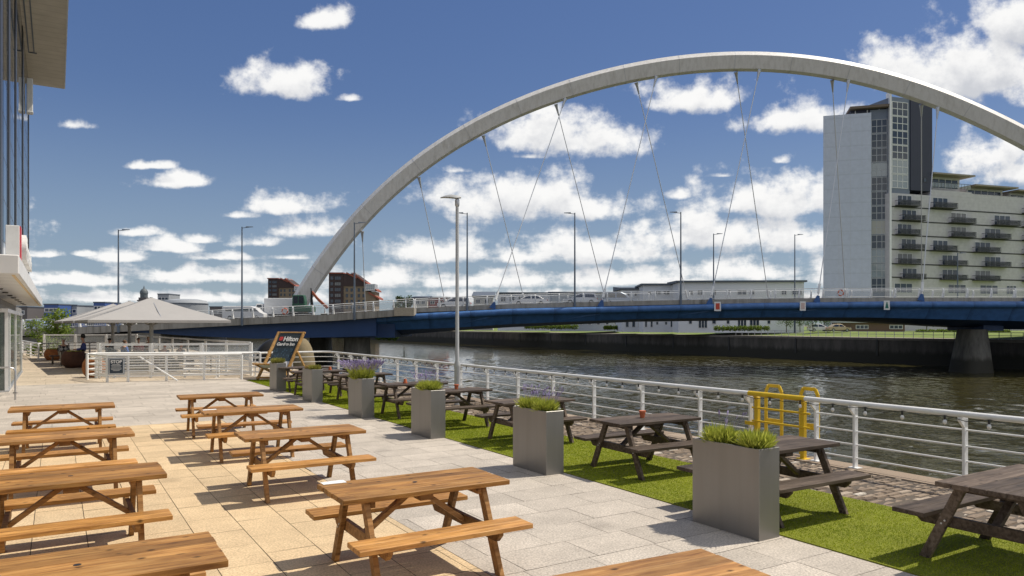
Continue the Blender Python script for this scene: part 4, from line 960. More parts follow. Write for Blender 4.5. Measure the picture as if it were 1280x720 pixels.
# ------------------------------------------------------------------ people
SKIN = mat('skin', (.50, .29, .21), .6, noise=.05)
def skin_mesh(name, m, parent, joints, edges, root=0):
    me = bpy.data.meshes.new(name); me.from_pydata([j[:3] for j in joints], edges, []); me.materials.append(m)
    o = bpy.data.objects.new(name, me); COL.objects.link(o); o.parent = parent
    sk = o.modifiers.new('skin', 'SKIN'); sk.use_smooth_shade = True
    for i, j in enumerate(joints):
        r = j[3]; me.skin_vertices[0].data[i].radius = (r, r) if not isinstance(r, tuple) else r
        me.skin_vertices[0].data[i].use_root = (i == root)
    sb = o.modifiers.new('sub', 'SUBSURF'); sb.levels = 2; sb.render_levels = 2
    return o
def person(loc, rz, seat, top, legs_m, hair, lab, arms=(.32, .30), lean=.10, hat=False, grp=None):
    t = thing('person', lab, 'person', loc, rz, grp); s = seat
    # local: faces -y; pelvis over the seat
    J = [(0, 0, s + .10, (.155, .11)), (0, .02 + lean * .3, s + .30, (.145, .10)), (0, lean, s + .50, (.165, .10)), (0, lean - .01, s + .585, (.05, .05)), (0, lean - .03, s + .66, (.052, .052)),
         (0, lean - .05, s + .76, (.078, .095)), (0, lean - .05, s + .84, (.062, .075))]
    E = [(0, 1), (1, 2), (2, 3), (3, 4), (4, 5), (5, 6)]
    ix = len(J)
    for sd in (-1, 1):
        J += [(sd * .19, lean, s + .50, .055), (sd * .235, lean - .02, s + .25, .043), (sd * .17, lean - arms[0], s + .21, .034), (sd * .13, lean - arms[0] - .09, s + .22, .03), (sd * .12, lean - arms[0] - .16, s + .20, .018)]
        E += [(2, ix), (ix, ix + 1), (ix + 1, ix + 2), (ix + 2, ix + 3), (ix + 3, ix + 4)]; ix += 5
        J += [(sd * .10, -.06, s + .075, .085), (sd * .13, -.44, s + .08, .065), (sd * .13, -.47, s - .18, .055), (sd * .13, -.46, .10, .038), (sd * .135, -.50, .05, .042), (sd * .14, -.62, .035, .032)]
        E += [(0, ix), (ix, ix + 1), (ix + 1, ix + 2), (ix + 2, ix + 3), (ix + 3, ix + 4), (ix + 4, ix + 5)]; ix += 6
    skin_mesh('body', SKIN, t, J, E)
    k = 1.16
    def fat(j, f=k): f = f * 1.16; r = j[3]; return (*j[:3], (r[0] * f, r[1] * f) if isinstance(r, tuple) else r * f)
    T = [fat(J[0], 1.25), fat(J[1], 1.3), fat(J[2], 1.25)]; TE_ = [(0, 1), (1, 2)]; ix = 3
    for o_ in (7, 18): T += [fat(J[o_], 1.25), fat(J[o_ + 1], 1.3), fat(J[o_ + 2], 1.3)]; TE_ += [(2, ix), (ix, ix + 1), (ix + 1, ix + 2)]; ix += 3
    skin_mesh('top', top, t, T, TE_)
    T = [fat(J[0], 1.1)]; TE_ = []; ix = 1
    for o_ in (12, 23): T += [fat(J[o_], 1.2), fat(J[o_ + 1], 1.22), fat(J[o_ + 2], 1.2), fat(J[o_ + 3], 1.4)]; TE_ += [(0, ix), (ix, ix + 1), (ix + 1, ix + 2), (ix + 2, ix + 3)]; ix += 4
    skin_mesh('trousers', legs_m, t, T, TE_)
    for o_ in (16, 27):
        b = MB(); p = J[o_]; b.loft([[(p[0] - .045, p[1] + .06, .0), (p[0] + .045, p[1] + .06, 0), (p[0] + .04, p[1] + .06, .10), (p[0] - .04, p[1] + .06, .10)], [(p[0] - .05, p[1] - .17, .0), (p[0] + .05, p[1] - .17, 0), (p[0] + .03, p[1] - .15, .055), (p[0] - .03, p[1] - .15, .055)]])
        b.build('shoe', MT['black'], t, bevel=.015, normals=True)
    hc = Vector((0, lean - .035, s + .815)); b = MB(); rings = []
    for i in range(7):
        ph = -.35 + i / 6 * (math.pi / 2 + .35); rings.append([hc + Vector((.088 * math.cos(ph) * math.cos(a), .105 * math.cos(ph) * math.sin(a) + .012, .088 * math.sin(ph) + max(0, -math.sin(a)) * (.035 if i < 3 else 0))) for a in np.linspace(0, 2 * math.pi, 14, endpoint=False)])
    b.loft(rings); b.build('hair', hair, t, smooth=60, normals=True)
    b = MB()
    for sd in (-1, 1): b.lathe([(.001, -.009), (.011, -.004), (.011, .004), (.001, .009)], 8, (sd * .032, lean - .05 - .105, s + .775))
    b.build('eyes', MT['black'], t)
    b = MB(); b.loft([[(-.012, lean - .145, s + .75), (.012, lean - .145, s + .75), (0, lean - .14, s + .785)], [(-.004, lean - .17, s + .745), (.004, lean - .17, s + .745), (0, lean - .165, s + .75)]]); b.build('nose', SKIN, t)
    MB().box((0, lean - .143, s + .715), (.045, .02, .010)).build('mouth', mat('lips', (.35, .12, .10), .6), t)
    if hat:
        b = MB(); b.lathe([(.14, .05), (.145, .06), (.10, .07), (.095, .15), (.06, .17)], 14, tuple(hc)); b.build('hat', MT['black'], t, smooth=40)
    return t
def argyle():
    m, nt, bs = nodes('patterned_knit'); N, L = nt.nodes, nt.links
    tc = N.new('ShaderNodeTexCoord'); mp = N.new('ShaderNodeMapping'); mp.inputs['Rotation'].default_value = (0, math.radians(45), 0); L.new(tc.outputs['Object'], mp.inputs[0])
    c = N.new('ShaderNodeTexChecker'); c.inputs['Scale'].default_value = 7; c.inputs[1].default_value = (.015, .015, .018, 1); c.inputs[2].default_value = (.45, .45, .44, 1); L.new(mp.outputs[0], c.inputs[0])
    L.new(c.outputs[0], bs.inputs['Base Color']); bs.inputs['Roughness'].default_value = .9; return m
cl = lambda n, c: mat(n, c, .9, noise=.1)
BLK = cl('dark_cloth', (.02, .02, .025)); HAIRG = cl('brown_hair', (.12, .07, .04)); HAIRB = cl('black_hair', (.012, .010, .010)); HAIRF = cl('fair_hair', (.40, .27, .15)); HAIRR = cl('grey_hair', (.40, .37, .34))
def bench(loc, rz, lab, h=.45):
    t = thing('low_bench', lab, 'bench', loc, rz, 'benches on the parasol terrace'); MB().box((0, 0, h - .03), (1.3, .40, .06)).build('seat', MT['dark'], t, bevel=.01)
    for x in (-.5, .5): MB().box((x, 0, (h - .06) / 2), (.08, .34, h - .06)).build('leg', MT['dark'], t)
def ttable(loc, lab):
    t = thing('cafe_table', lab, 'table', loc, .4, 'tables on the parasol terrace'); MB().box((0, 0, .72), (1.1, .75, .04)).build('tabletop', MT['dark'], t, bevel=.01)
    for x in (-.45, .45):
        for y in (-.28, .28): MB().box((x, y, .35), (.06, .06, .70)).build('leg', MT['dark'], t)
pp = [
    (GX(79.5, 39.5), math.radians(35), .47, argyle(), cl('pale_trousers', (.48, .44, .36)), HAIRR, 'person seated by the bowl planters in a black and white diamond knit and pale trousers', .10, False),
    (GX(103.5, 37.4), math.radians(-60), .64, cl('blue_shirt', (.05, .07, .24)), BLK, HAIRB, 'person perched behind the dark bowl in a blue top and black hat', .04, True),
    (GX(138, 39), math.radians(160), .50, cl('charcoal_top', (.05, .05, .07)), BLK, HAIRB, 'person with back to us in a charcoal top under the rear parasol', .08, False),
    (GX(157.5, 38), math.radians(150), .42, cl('bright_blue_top', (.04, .14, .50)), BLK, HAIRG, 'person in a bright blue top under the parasols', .10, False),
    (GX(173, 40), math.radians(20), .50, cl('pink_top', (.70, .36, .36)), BLK, HAIRG, 'person in a pink top under the parasols', .06, False),
    (GX(185.5, 41), math.radians(-10), .55, cl('white_shirt', (.72, .68, .66)), cl('denim', (.08, .11, .18)), HAIRF, 'fair haired person in a white shirt beside the front parasol pole', .04, False),
    (GX(207, 34.5), math.radians(170), .38, BLK, BLK, HAIRB, 'dark clothed person sitting low behind the front windbreak, left of two', .10, False),
    (GX(228, 34.5), math.radians(150), .40, cl('grey_top', (.25, .25, .26)), BLK, HAIRG, 'grey clothed person sitting low behind the front windbreak, right of two', .10, False)]
for k, (l, rz, st, tp, lg, hr_, lab, ln, hat) in enumerate(pp):
    person(l, rz, st, tp, lg, hr_, lab, lean=ln, hat=hat, grp='people on the parasol terrace')
    d = Matrix.Rotation(rz, 3, 'Z') @ Vector((0, .02, 0))
    bench(l + d, rz, 'bench under the ' + ['person in the diamond knit', 'person in the black hat', 'person in the charcoal top', 'person in the bright blue top', 'person in the pink top', 'person in the white shirt', 'dark clothed person behind the windbreak', 'grey clothed person behind the windbreak'][k], st - .005)
for (px, Y, lab) in ((150, 36.5, 'dark cafe table between the person in charcoal and the one in bright blue'), (180, 38.2, 'dark cafe table in front of the people in pink and white'), (218, 33.3, 'dark cafe table just behind the front windbreak'), (250, 33.0, 'empty dark cafe table at the river end of the terrace'), (91, 38.5, 'dark cafe table between the knit wearer and the blue top')):
    ttable(GX(px, Y), lab)

# ------------------------------------------------------------------ the bridge
YB = 92.0; YL = 90.0; YF = 112.0
TOPY = [(-300, 424), (-100, 417.5), (30, 411.5), (120, 408), (245, 401), (320, 397), (420, 392.5), (518, 385.2), (640, 380.2), (760, 377), (888, 374.3), (1020, 372.4), (1150, 372), (1280, 372.2), (1500, 374)]
def top(px, Y): return A(px, lerp_list(TOPY, px), Y)
MT['conc'] = streaked('bridge_concrete', (.36, .335, .29), (.09, .08, .065), .10, .75)
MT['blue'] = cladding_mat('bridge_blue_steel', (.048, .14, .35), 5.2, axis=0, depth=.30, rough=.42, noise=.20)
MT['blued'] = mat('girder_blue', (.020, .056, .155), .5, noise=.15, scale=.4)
MT['archp'] = streaked('arch_paint', (.70, .68, .64), (.27, .24, .18), .03, .40, .5, 1.5)
MT['asphalt'] = MT['tarmac']
br = thing('arch_bridge', 'road bridge with a white diagonal arch, cable hangers and a blue steel deck', 'bridge', (0, YB, 0)); bo = Vector((0, YB, 0))
def l_(p): return Vector(p) - bo
pxs_l = list(range(-300, 519, 20)) + [518]; pxs_r = list(range(519, 1500, 20))
# deck slab (road) between near and far edges
b = MB(); rings = []
for px in list(range(-300, 1500, 20)):
    n_ = top(px, YB) + Vector((0, 0.3, -.16)); X = n_.x
    rings.append([l_((X, n_.y, n_.z)), l_((X, YF, n_.z)), l_((X, YF, n_.z - .7)), l_((X, n_.y, n_.z - .5))])
b.loft(rings); b.build('deck', MT['asphalt'], br, normals=True)
def edge(pxs, Y, h, name):
    b = MB(); rings = []
    for px in pxs:
        p = top(px, Y); rings.append([l_((p.x, Y, p.z - h)), l_((p.x, Y, p.z)), l_((p.x, Y + 2.6, p.z)), l_((p.x, Y + 2.6, p.z - h))])
    b.loft(rings); return b.build(name, MT['conc'], br, normals=True)
edge(pxs_l, YL, .82, 'concrete_edge'); edge(pxs_r, YB, .55, 'concrete_edge')
b = MB(); p = top(518, YL); b.box(l_((p.x - 1.2, YL - .2, p.z - .45)), (2.4, .5, 1.0)); b.build('edge_block', mat('pale_concrete', (.42, .36, .27), .85, noise=.2), br)
b = MB(); rings = []
for px in range(-300, 1500, 20):
    p = top(px, YB); rings.append([l_((p.x, YF, p.z - .6)), l_((p.x, YF, p.z)), l_((p.x, YF + .5, p.z)), l_((p.x, YF + .5, p.z - .6))])
b.loft(rings); b.build('concrete_edge', MT['conc'], br, normals=True)
# parapets
MT['mesh'] = glass_mat('parapet_mesh', (.55, .55, .53), .5, .3, alpha=.16)
def parapet(pxs, Y, step, bars=False, yoff=.15):
    xs = []; 
    X0, X1 = top(pxs[0], Y).x, top(pxs[-1], Y).x
    zf = lambda X: A(640, lerp_list(TOPY, X / Y * F + 640), Y).z
    n = int((X1 - X0) / step); first = None
    for i in range(n + 1):
        X = X0 + i * (X1 - X0) / n
        if first is None:
            b = MB(); b.loft([[(-.10, .0, 0), (.10, .0, 0), (.10, .38, 0), (-.10, .38, 0)], [(-.09, -.10, .55), (.09, -.10, .55), (.09, .16, .55), (-.09, .16, .55)], [(-.08, -.06, .98), (.08, -.06, .98), (.08, .10, .98), (-.08, .10, .98)], [(-.06, .04, 1.16), (.06, .04, 1.16), (.06, .10, 1.16), (-.06, .10, 1.16)]])
            first = b.build('parapet_post', MT['white'], br, normals=True); o = first
        else: o = first.copy(); COL.objects.link(o); o.parent = br
        o.location = l_((X, Y + yoff - .1, zf(X)))
    for z, r in ((1.18, .05), (.12, .03), (.95, .02)):
        MB().tube([l_((X0 + (X1 - X0) * k / 60, Y + yoff, zf(X0 + (X1 - X0) * k / 60) + z)) for k in range(61)], r, 6).build('parapet_rail', MT['white'], br, smooth=50)
    b = MB()
    if bars:
        m_ = int((X1 - X0) / .22)
        for i in range(m_): X = X0 + i * .22; b.box(l_((X, Y + yoff, zf(X) + .6)), (.035, .035, 1.0))
        b.build('parapet_bars', MT['lampgrey'], br)
    else:
        for i in range(n):
            xa, xb = X0 + (i + .06) * (X1 - X0) / n, X0 + (i + .94) * (X1 - X0) / n
            b.quad(l_((xa, Y + yoff, zf(xa) + .14)), l_((xb, Y + yoff, zf(xb) + .14)), l_((xb, Y + yoff, zf(xb) + .93)), l_((xa, Y + yoff, zf(xa) + .93)))
        b.build('parapet_mesh', MT['mesh'], br)
parapet([240, 517], YL, 2.42); parapet([519, 1420], YB, 2.93); parapet([-250, 238], YL, 3.3, bars=True); parapet([0, 1420], YF, 6.0)
# curved end panel where the approach meets the main span
# main span: edge tube, fascia plate below it, dark girders and cross beams
TUBEY = [(440, 401), (480, 399), (530, 395.6), (640, 390), (800, 386.4), (950, 382.8), (1100, 381), (1280, 380.8), (1500, 382)]
PLY = [(440, 415), (480, 413), (560, 410), (640, 405), (800, 398.7), (960, 396.6), (1085, 396.8), (1280, 401.5), (1500, 408)]
GIY = [(440, 423), (480, 420), (560, 414), (640, 409), (800, 402), (960, 400), (1085, 401), (1200, 408), (1280, 412), (1500, 412)]
YT = 91.5
pts = [A(px, lerp_list(TUBEY, px), YT) for px in range(446, 1500, 10)]
MB().tube([l_(p) for p in pts], .42, 14).build('edge_tube', MT['blue'], br, smooth=60)
b = MB(); rings = []
for px in range(446, 1500, 12):
    p = A(px, lerp_list(TUBEY, px), YT); q = A(px, lerp_list(PLY, px), YT + 1.2); X = p.x
    rings.append([l_((X, YT + .1, p.z - .2)), l_((q.x, YT + 1.2, q.z)), l_((q.x, YT + 1.6, q.z)), l_((X, YT + .6, p.z - .2))])
b.loft(rings); b.build('fascia_plate', MT['blue'], br, normals=True)
b = MB(); rings = []
for px in range(446, 1500, 12):
    q = A(px, lerp_list(PLY, px), YT + 1.6); g_ = A(px, lerp_list(GIY, px), YT + 6); zt = top(px, YB).z - .6
    rings.append([l_((q.x, YT + 1.5, q.z + .05)), l_((g_.x, YT + 6, g_.z)), l_((g_.x, YT + 14, g_.z)), l_((g_.x, YT + 19, zt - .6)), l_((q.x, YT + 19, zt)), l_((q.x, YT + 1.5, zt))])
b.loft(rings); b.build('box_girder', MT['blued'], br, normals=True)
for px in (617, 752, 888, 1022, 1152, 1284, 1420):
    p = A(px - 2, lerp_list(TUBEY, px - 2), YT + .4); q = A(px - 62, lerp_list(PLY, px - 62) - 2.2, YT + 1.22)
    MB().beam(l_(p) + Vector((0, -.1, -.45)), l_(q) + Vector((0, -.04, 0)), .10, .16).build('stiffener', MT['blue'], br)
# left approach girder and its abutment
LGY = [(150, 414), (170, 415.3), (240, 420), (320, 423.3), (420, 421.5), (470, 420)]
b = MB(); rings = []
for px in range(150, 480, 10):
    p = top(px, YL + .8); z0 = A(px, lerp_list(LGY, px), YL + .8).z; zt = p.z - .80
    rings.append([l_((p.x, YL + .8, min(z0, zt - .05))), l_((p.x, YL + .8, zt)), l_((p.x, YL + 18, zt)), l_((p.x, YL + 18, min(z0, zt - .05)))])
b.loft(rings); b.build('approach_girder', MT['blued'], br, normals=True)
b = MB(); pA, pB = top(-300, YL), top(196, YL)
b.loft([[l_((pA.x, YL + 1.0, -1)), l_((pA.x, YL + 1.0, pA.z - .8)), l_((pA.x, YF, pA.z - .8)), l_((pA.x, YF, -1))], [l_((pB.x, YL + 1.0, -1)), l_((pB.x, YL + 1.0, pB.z - 1.2)), l_((pB.x, YF, pB.z - 1.2)), l_((pB.x, YF, -1))]])
b.build('abutment', MT['conc'], br, normals=True)
# piers
MT['pier'] = tide_mat('pier_concrete', (.16, .15, .125), (.040, .037, .025), -2.7, -1.9)
def pier(pxb0, pxb1, pxt0, pxt1, Y, ztop, dep, mm=None):
    sc = Y / F; x = lambda p: (p - 640) * sc
    b = MB(); rings = []
    for (a, c, z, d) in ((pxb0, pxb1, ZW - 3, dep), (pxb0, pxb1, ZW - .2, dep), (pxt0, pxt1, ztop, dep * .8)):
        xa, xb = x(a), x(c); cx = (xa + xb) / 2; hw = (xb - xa) / 2
        rings.append([l_((cx + hw * math.copysign(abs(math.cos(t)) ** .55, math.cos(t)), Y + d * math.copysign(abs(math.sin(t)) ** .55, math.sin(t)), z)) for t in np.linspace(0, 2 * math.pi, 28, endpoint=False)])
    b.loft(rings); return b.build('pier', mm or MT['pier'], br, smooth=50, normals=True)
pr = pier(1194, 1233, 1204, 1226, 97.5, 1.5, 2.6)
b = MB(); b.box(l_((62.8, 100, 1.75)), (2.6, 8, .9)); b.build('bearing', MT['blued'], pr)
p2_ = pier(430, 463, 432, 461, 95, .55, 2.3); b = MB(); P = A(482, 411, 94); b.loft([[l_((x_, y_, z_)) for x_, y_ in ((P.x - 6.5, 91.9), (P.x + 1.5, 91.9), (P.x + 1.5, 108), (P.x - 6.5, 108))] for z_ in (.5, 2.2)]); b.build('pier_head', MT['blued'], p2_, normals=True)
pier(388, 414, 389, 413, 105, .55, 2.2)
# the arch: a six-sided steel box following one fitted curve in an oblique vertical plane
AP0 = Vector((-30.5, 108.0, 0)); AD = Vector((0.99157783, -0.12951221, 0)); AN = Vector((-0.12951221, -0.99157783, 0))
CO = [38.36456741, 1.095982, -25.16878893, -5.36953951, -3.17260718, 8.32185076, -1.80643276]
def az_(s): q = (s - 58) / 60; return sum(c * q ** k for k, c in enumerate(CO))
def asl(s): return (az_(s + .05) - az_(s - .05)) / .1
SEC = [(.50, .72), (1.2, 0.0), (.60, -1.62), (-.60, -1.62), (-1.2, 0.0), (-.50, .72)]
b = MB(); rings = []
for s in np.linspace(-4, 124, 110):
    z = az_(s); m_ = asl(s); o = Vector((AD.x * -m_, AD.y * -m_, 1)); o = o / o.length
    c = AP0 + AD * s + Vector((0, 0, z)); rings.append([l_(c + AN * n_ + o * h_) for n_, h_ in SEC])
b.loft(rings); arch = b.build('arch', MT['archp'], br, smooth=20, normals=True)
for s in np.arange(2, 122, 7.4):
    z = az_(s); m_ = asl(s); o = Vector((AD.x * -m_, AD.y * -m_, 1)); o = o / o.length; c = AP0 + AD * s + Vector((0, 0, z)); tg = Vector((AD.x, AD.y, m_)).normalized()
    k = [c + AN * (n_ * 1.012) + o * (h_ * 1.012 + .0) for n_, h_ in SEC]; MB().loft([[l_(p - tg * .03) for p in k], [l_(p + tg * .03) for p in k]]).build('joint_plate', MT['galv'], arch, normals=True)
def on_arch(px, py, off):
    """where the sight line of an arch anchorage meets the arch's plane"""
    t = (px - 640) / F; base = AP0 + AN * off
    s = (t * base.y - base.x) / (AD.x - t * AD.y); Y = base.y + AD.y * s; return Vector((t * Y, Y, H + (406 - py) / F * Y)), s
MT['cable'] = mat('hanger_cable', (.62, .63, .64), .4, metal=.3, noise=.05)
MT['gusset'] = mat('gusset_blue', (.03, .10, .28), .4)
HN = [((702, 121), (617, 381)), ((818.5, 93), (752, 378.5)), ((951, 85), (888, 376)), ((1066, 99), (1022, 373)), ((1181, 137), (1152, 371)), ((1300, 195), (1284, 371))]
HF = [((441, 301), (457, 379)), ((514, 231), (558, 374)), ((597, 172), (657, 368)), ((690, 129), (758, 364)), ((793, 101), (860, 361)), ((921, 89), (961, 359)), ((1045, 98), (1057, 358)), ((1160, 131), (1152, 357))]
for (a, c), near in [(h, True) for h in HN] + [(h, False) for h in HF]:
    p, s = on_arch(*a, .75 if near else -.1); z = az_(s); m_ = asl(s); o = Vector((AD.x * -m_, AD.y * -m_, 1)); o = o / o.length
    ctr = AP0 + AD * s + Vector((0, 0, z)) + o * -1.75 + AN * (.45 if near else -.45)
    q = A(c[0], c[1], YT + .2) if near else None
    if not near:
        q = A(c[0], c[1], YF - .3); q.z = A(640, lerp_list(TOPY, q.x / YB * F + 640), YB).z + .3
    d = (q - ctr).normalized()
    hn = MB().tube([l_(ctr), l_(q)], .058, 7).build('hanger', MT['cable'], br, smooth=60)
    MB().tube([l_(q - d * 1.9), l_(q - d * .7)], .16, 8).build('socket', MT['white'], hn, smooth=50)
    MB().tube([l_(ctr), l_(ctr + d * .5), l_(ctr + d * 1.6)], [.28, .18, .09], 8).build('anchorage', MT['galv'], hn, smooth=60)
    b = MB(); r_ = .14
    side = Vector((d.x, 0, d.z)).normalized(); pe = Vector((-side.z, 0, side.x))
    b.loft([[l_(q - side * .35 + pe * .14 + Vector((0, y_, 0))), l_(q - side * .35 - pe * .14 + Vector((0, y_, 0))), l_(q + side * .5 - pe * .42 + Vector((0, y_, 0))), l_(q + side * .5 + pe * .42 + Vector((0, y_, 0)))] for y_ in (-.10, .10)])
    b.build('gusset', MT['gusset'], hn, normals=True)
# navigation boards on the edge tube
for (px, py, w_, h_, lab, kind) in ((897, 383, .80, 1.15, 'white navigation board with a red panel, on the blue tube left of the other two', 'red'),
                                    (1003.5, 382.5, .72, 1.15, 'white navigation board with a faint pinkish panel, middle of three on the blue tube', 'faint'),
                                    (1108.5, 381.5, .72, 1.15, 'white navigation board with a dark green triangle, on the blue tube near the pier', 'tri')):
    P = A(px, py, YT - .5); t = thing('navigation_board', lab, 'sign', P, group='navigation boards on the bridge')
    MB().box((0, 0, 0), (w_, .05, h_)).build('board', MT['paper'], t)
    if kind == 'tri': MB().loft([[(-.22, y_, -.38), (.22, y_, -.38), (.04, y_, .40), (-.04, y_, .40)] for y_ in (-.045, -.03)]).build('triangle', mat('board_green', (.02, .16, .12), .6), t, normals=True)
    else: MB().box((0, -.033, 0), (w_ * .62, .015, h_ * .68)).build('panel', mat('board_' + kind, (.55, .07, .04) if kind == 'red' else (.62, .46, .42), .6), t)
    MB().box((0, .25, 0), (.08, .5, .08)).build('bracket', MT['gusset'], t)
for px in (356, 827): 
    pass
# lamp columns on the bridge
def bridge_lamp(px, ytop, Y, lab, side=1, zb=None):
    P = top(px, Y); zt = A(px, ytop, Y).z; z0 = (P.z - .9) if zb is None else zb
    t = thing('lamp_post', lab, 'street lamp', (P.x, Y, z0), group='lamp columns on and beyond the bridge'); h = zt - z0
    MB().lathe([(.15, 0), (.15, h * .12), (.12, h * .14), (.07, h)], 10).build('column', MT['bluegrey'], t, smooth=40)
    MB().beam((0, 0, h - .15), (side * .9, 0, h - .05), .06, .06).build('arm', MT['bluegrey'], t)
    b = MB(); b.loft([[(side * .5, -.16, h - .08), (side * .5, .16, h - .08), (side * .5, .10, h + .06), (side * .5, -.10, h + .06)], [(side * 1.35, -.10, h - .04), (side * 1.35, .10, h - .04), (side * 1.35, .06, h + .03), (side * 1.35, -.06, h + .03)]])
    b.build('lantern', MT['bluegrey'], t, normals=True)
bridge_lamp(148, 287, YL - .1, 'slim lamp column rising behind the grey parasols')
bridge_lamp(302.5, 283.5, YL - .1, 'slim lamp column on the bridge approach, right of the parasols')
bridge_lamp(443, 278, YL - .1, 'slim lamp column crossing the left leg of the arch')
bridge_lamp(584, 266, YB - .1, 'dark lamp column on the bridge just right of the near quay lamp', -1)
bridge_lamp(718.5, 266, YB - .1, 'dark lamp column on the bridge above the pale saloon car', -1)
bridge_lamp(851, 265, YB - .1, 'dark lamp column on the bridge left of the red navigation board', -1)
bridge_lamp(892, 292, YF - .5, 'shorter lamp column on the far side of the bridge by the red board')
bridge_lamp(993.5, 293, YF + 8, 'lamp column left of the tower block, beyond the bridge', 1, .8)
bridge_lamp(1197, 316, YF + 12, 'pale lamp column in front of the balconied flats', 1, .8)
for px, lab in ((356, 'orange and white lifebuoy on the bridge parapet at the left'), (1051, 'orange and white lifebuoy on the bridge parapet before the tower')):
    Y = YL if px < 518 else YB; P = top(px, Y); t = thing('lifebuoy', lab, 'lifebuoy', (P.x, Y - .02, P.z + .62), group='lifebuoys on the bridge'); b = MB()
    ring = [(.34 * math.cos(a), 0, .34 * math.sin(a)) for a in np.linspace(0, 2 * math.pi, 17)]
    b.tube(ring, .075, 8, caps=False); b.build('ring', mat('lifebuoy_orange', (.62, .16, .08), .6), t, smooth=60)
    for a in (.4, 1.97, 3.54, 5.1): MB().box((.34 * math.cos(a), 0, .34 * math.sin(a)), (.12, .17, .12)).build('white_band', MT['paper'], t)

# ------------------------------------------------------------------ vehicles on the bridge
CG = glass_mat('car_glass', (.03, .035, .045), .04, 1.0); TY = mat('tyre', (.02, .02, .02), .85); RIM = mat('alloy', (.45, .46, .47), .35, metal=.7); LAMPR = mat('rear_lamp', (.45, .02, .02), .3); LAMPW = mat('head_lamp', (.75, .75, .72), .2)
def deckz(X): return A(640, lerp_list(TOPY, X / YB * F + 640), YB).z - .15
def wheels(t, xs, w, r):
    for x in xs:
        for s in (-1, 1):
            o = MB().tube([(x, s * (w / 2 - .2), r), (x, s * (w / 2 + .01), r)], r, 18).build('wheel', TY, t, smooth=40)
            MB().tube([(x, s * (w / 2 + .008), r), (x, s * (w / 2 + .025), r)], r * .62, 14).build('rim', RIM, o, smooth=40)
def car(X, Y, L, hgt, paint, kind, lab, face=1, z=None, rz=0):
    z0 = deckz(X) if z is None else z
    t = thing('parked_car' if kind == 'parked' else 'car', lab, 'car', (X, Y, z0), rz, 'cars on the bridge' if z is None else 'cars across the river'); W = 1.78; f = face
    body = [(-.5, .30), (-.5, .62), (-.47, .84), (-.30, .92), (.16, .94), (.40, .80), (.49, .66), (.5, .32)]
    b = MB(); b.loft([[(f * x * L, s * (W / 2 - (.05 if zz > .8 else 0)), zz) for x, zz in body] for s in (-1, -.999, .999, 1)]); o = b.build('body', paint, t, normals=True, bevel=.05)
    tail = -.46 if kind == 'estate' else -.33
    if kind == 'estate': roof = [(-.475, .90), (-.44, hgt - .06), (-.34, hgt), (.02, hgt), (.17, hgt - .32), (.27, .90)]
    else: roof = [(-.40, .90), (-.24, hgt - .05), (-.14, hgt), (.02, hgt), (.12, hgt - .14), (.27, .90)]
    def green(pr, w0, w1, name, m, par):
        bb = MB(); bb.loft([[(f * x * L, s * (w0 + (w1 - w0) * (zz - .9) / (hgt - .9)), zz) for x, zz in pr] for s in (-1, 1)]); return bb.build(name, m, par, normals=True, bevel=.03)
    green(roof, W / 2 - .06, W / 2 - .24, 'cabin', paint, t)
    zc, hh = (hgt + .9) / 2, hgt - .9
    cx = sum(x for x, _ in roof) / len(roof)
    win = [(cx + (x - cx) * .86, .95 + (zz - .9) * .80) for x, zz in roof]
    mid = cx + .02
    for part in ((lambda x: x <= mid - .01), (lambda x: x >= mid + .01)):
        pr = [(min(x, mid - .012) if part(mid - .02) else max(x, mid + .012), zz) for x, zz in win]
        green(pr, W / 2 - .045, W / 2 - .225, 'side_window', CG, t)
    scr = [(x, zz) for x, zz in roof]
    sc1 = MB(); a_, c_ = scr[-2], scr[-1]; wv = lambda zz: (W / 2 - .14) - .16 * (zz - .9) / hh
    sc1.loft([[(f * (x * L + .03), -wv(zz), zz), (f * (x * L + .03), wv(zz), zz), (f * (x * L - .03), wv(zz), zz), (f * (x * L - .03), -wv(zz), zz)] for x, zz in ((a_[0], a_[1] - .03), (c_[0] - .01, c_[1] + .05))]); sc1.build('windscreen', CG, t, normals=True)
    wheels(t, (f * -.31 * L, f * .31 * L), W, .32)
    for s in (-1, 1):
        MB().box((f * .485 * L, s * .62, .68), (.12, .36, .13)).build('headlight', LAMPW, t, bevel=.02); MB().box((f * -.492 * L, s * .66, .76), (.08, .3, .16)).build('tail_light', LAMPR, t, bevel=.02)
    return t
def paint(n, c, metal=.2): return mat(n, c, .28, metal=metal, noise=.03)
sil = paint('silver_paint', (.55, .56, .57), .5); wht = paint('white_car_paint', (.74, .74, .73), 0); dsl = paint('dark_silver_paint', (.38, .41, .45), .5)
XX = lambda px, Y: (px - 640) / F * Y
car(XX(568, 98), 98, 4.45, 1.56, wht, 'estate', 'white hatchback on the bridge just left of the dark lamp column', -1)
car(XX(662, 98), 98, 4.75, 1.44, wht, 'saloon', 'pale saloon car between two lamp columns on the bridge', -1)
car(XX(725, 98), 98, 4.5, 1.52, sil, 'estate', 'silver estate car behind the lamp column above the pale saloon', -1)
car(XX(774, 103), 103, 5.0, 1.75, dsl, 'estate', 'blue grey people carrier on the bridge beside a hanger foot', 1)
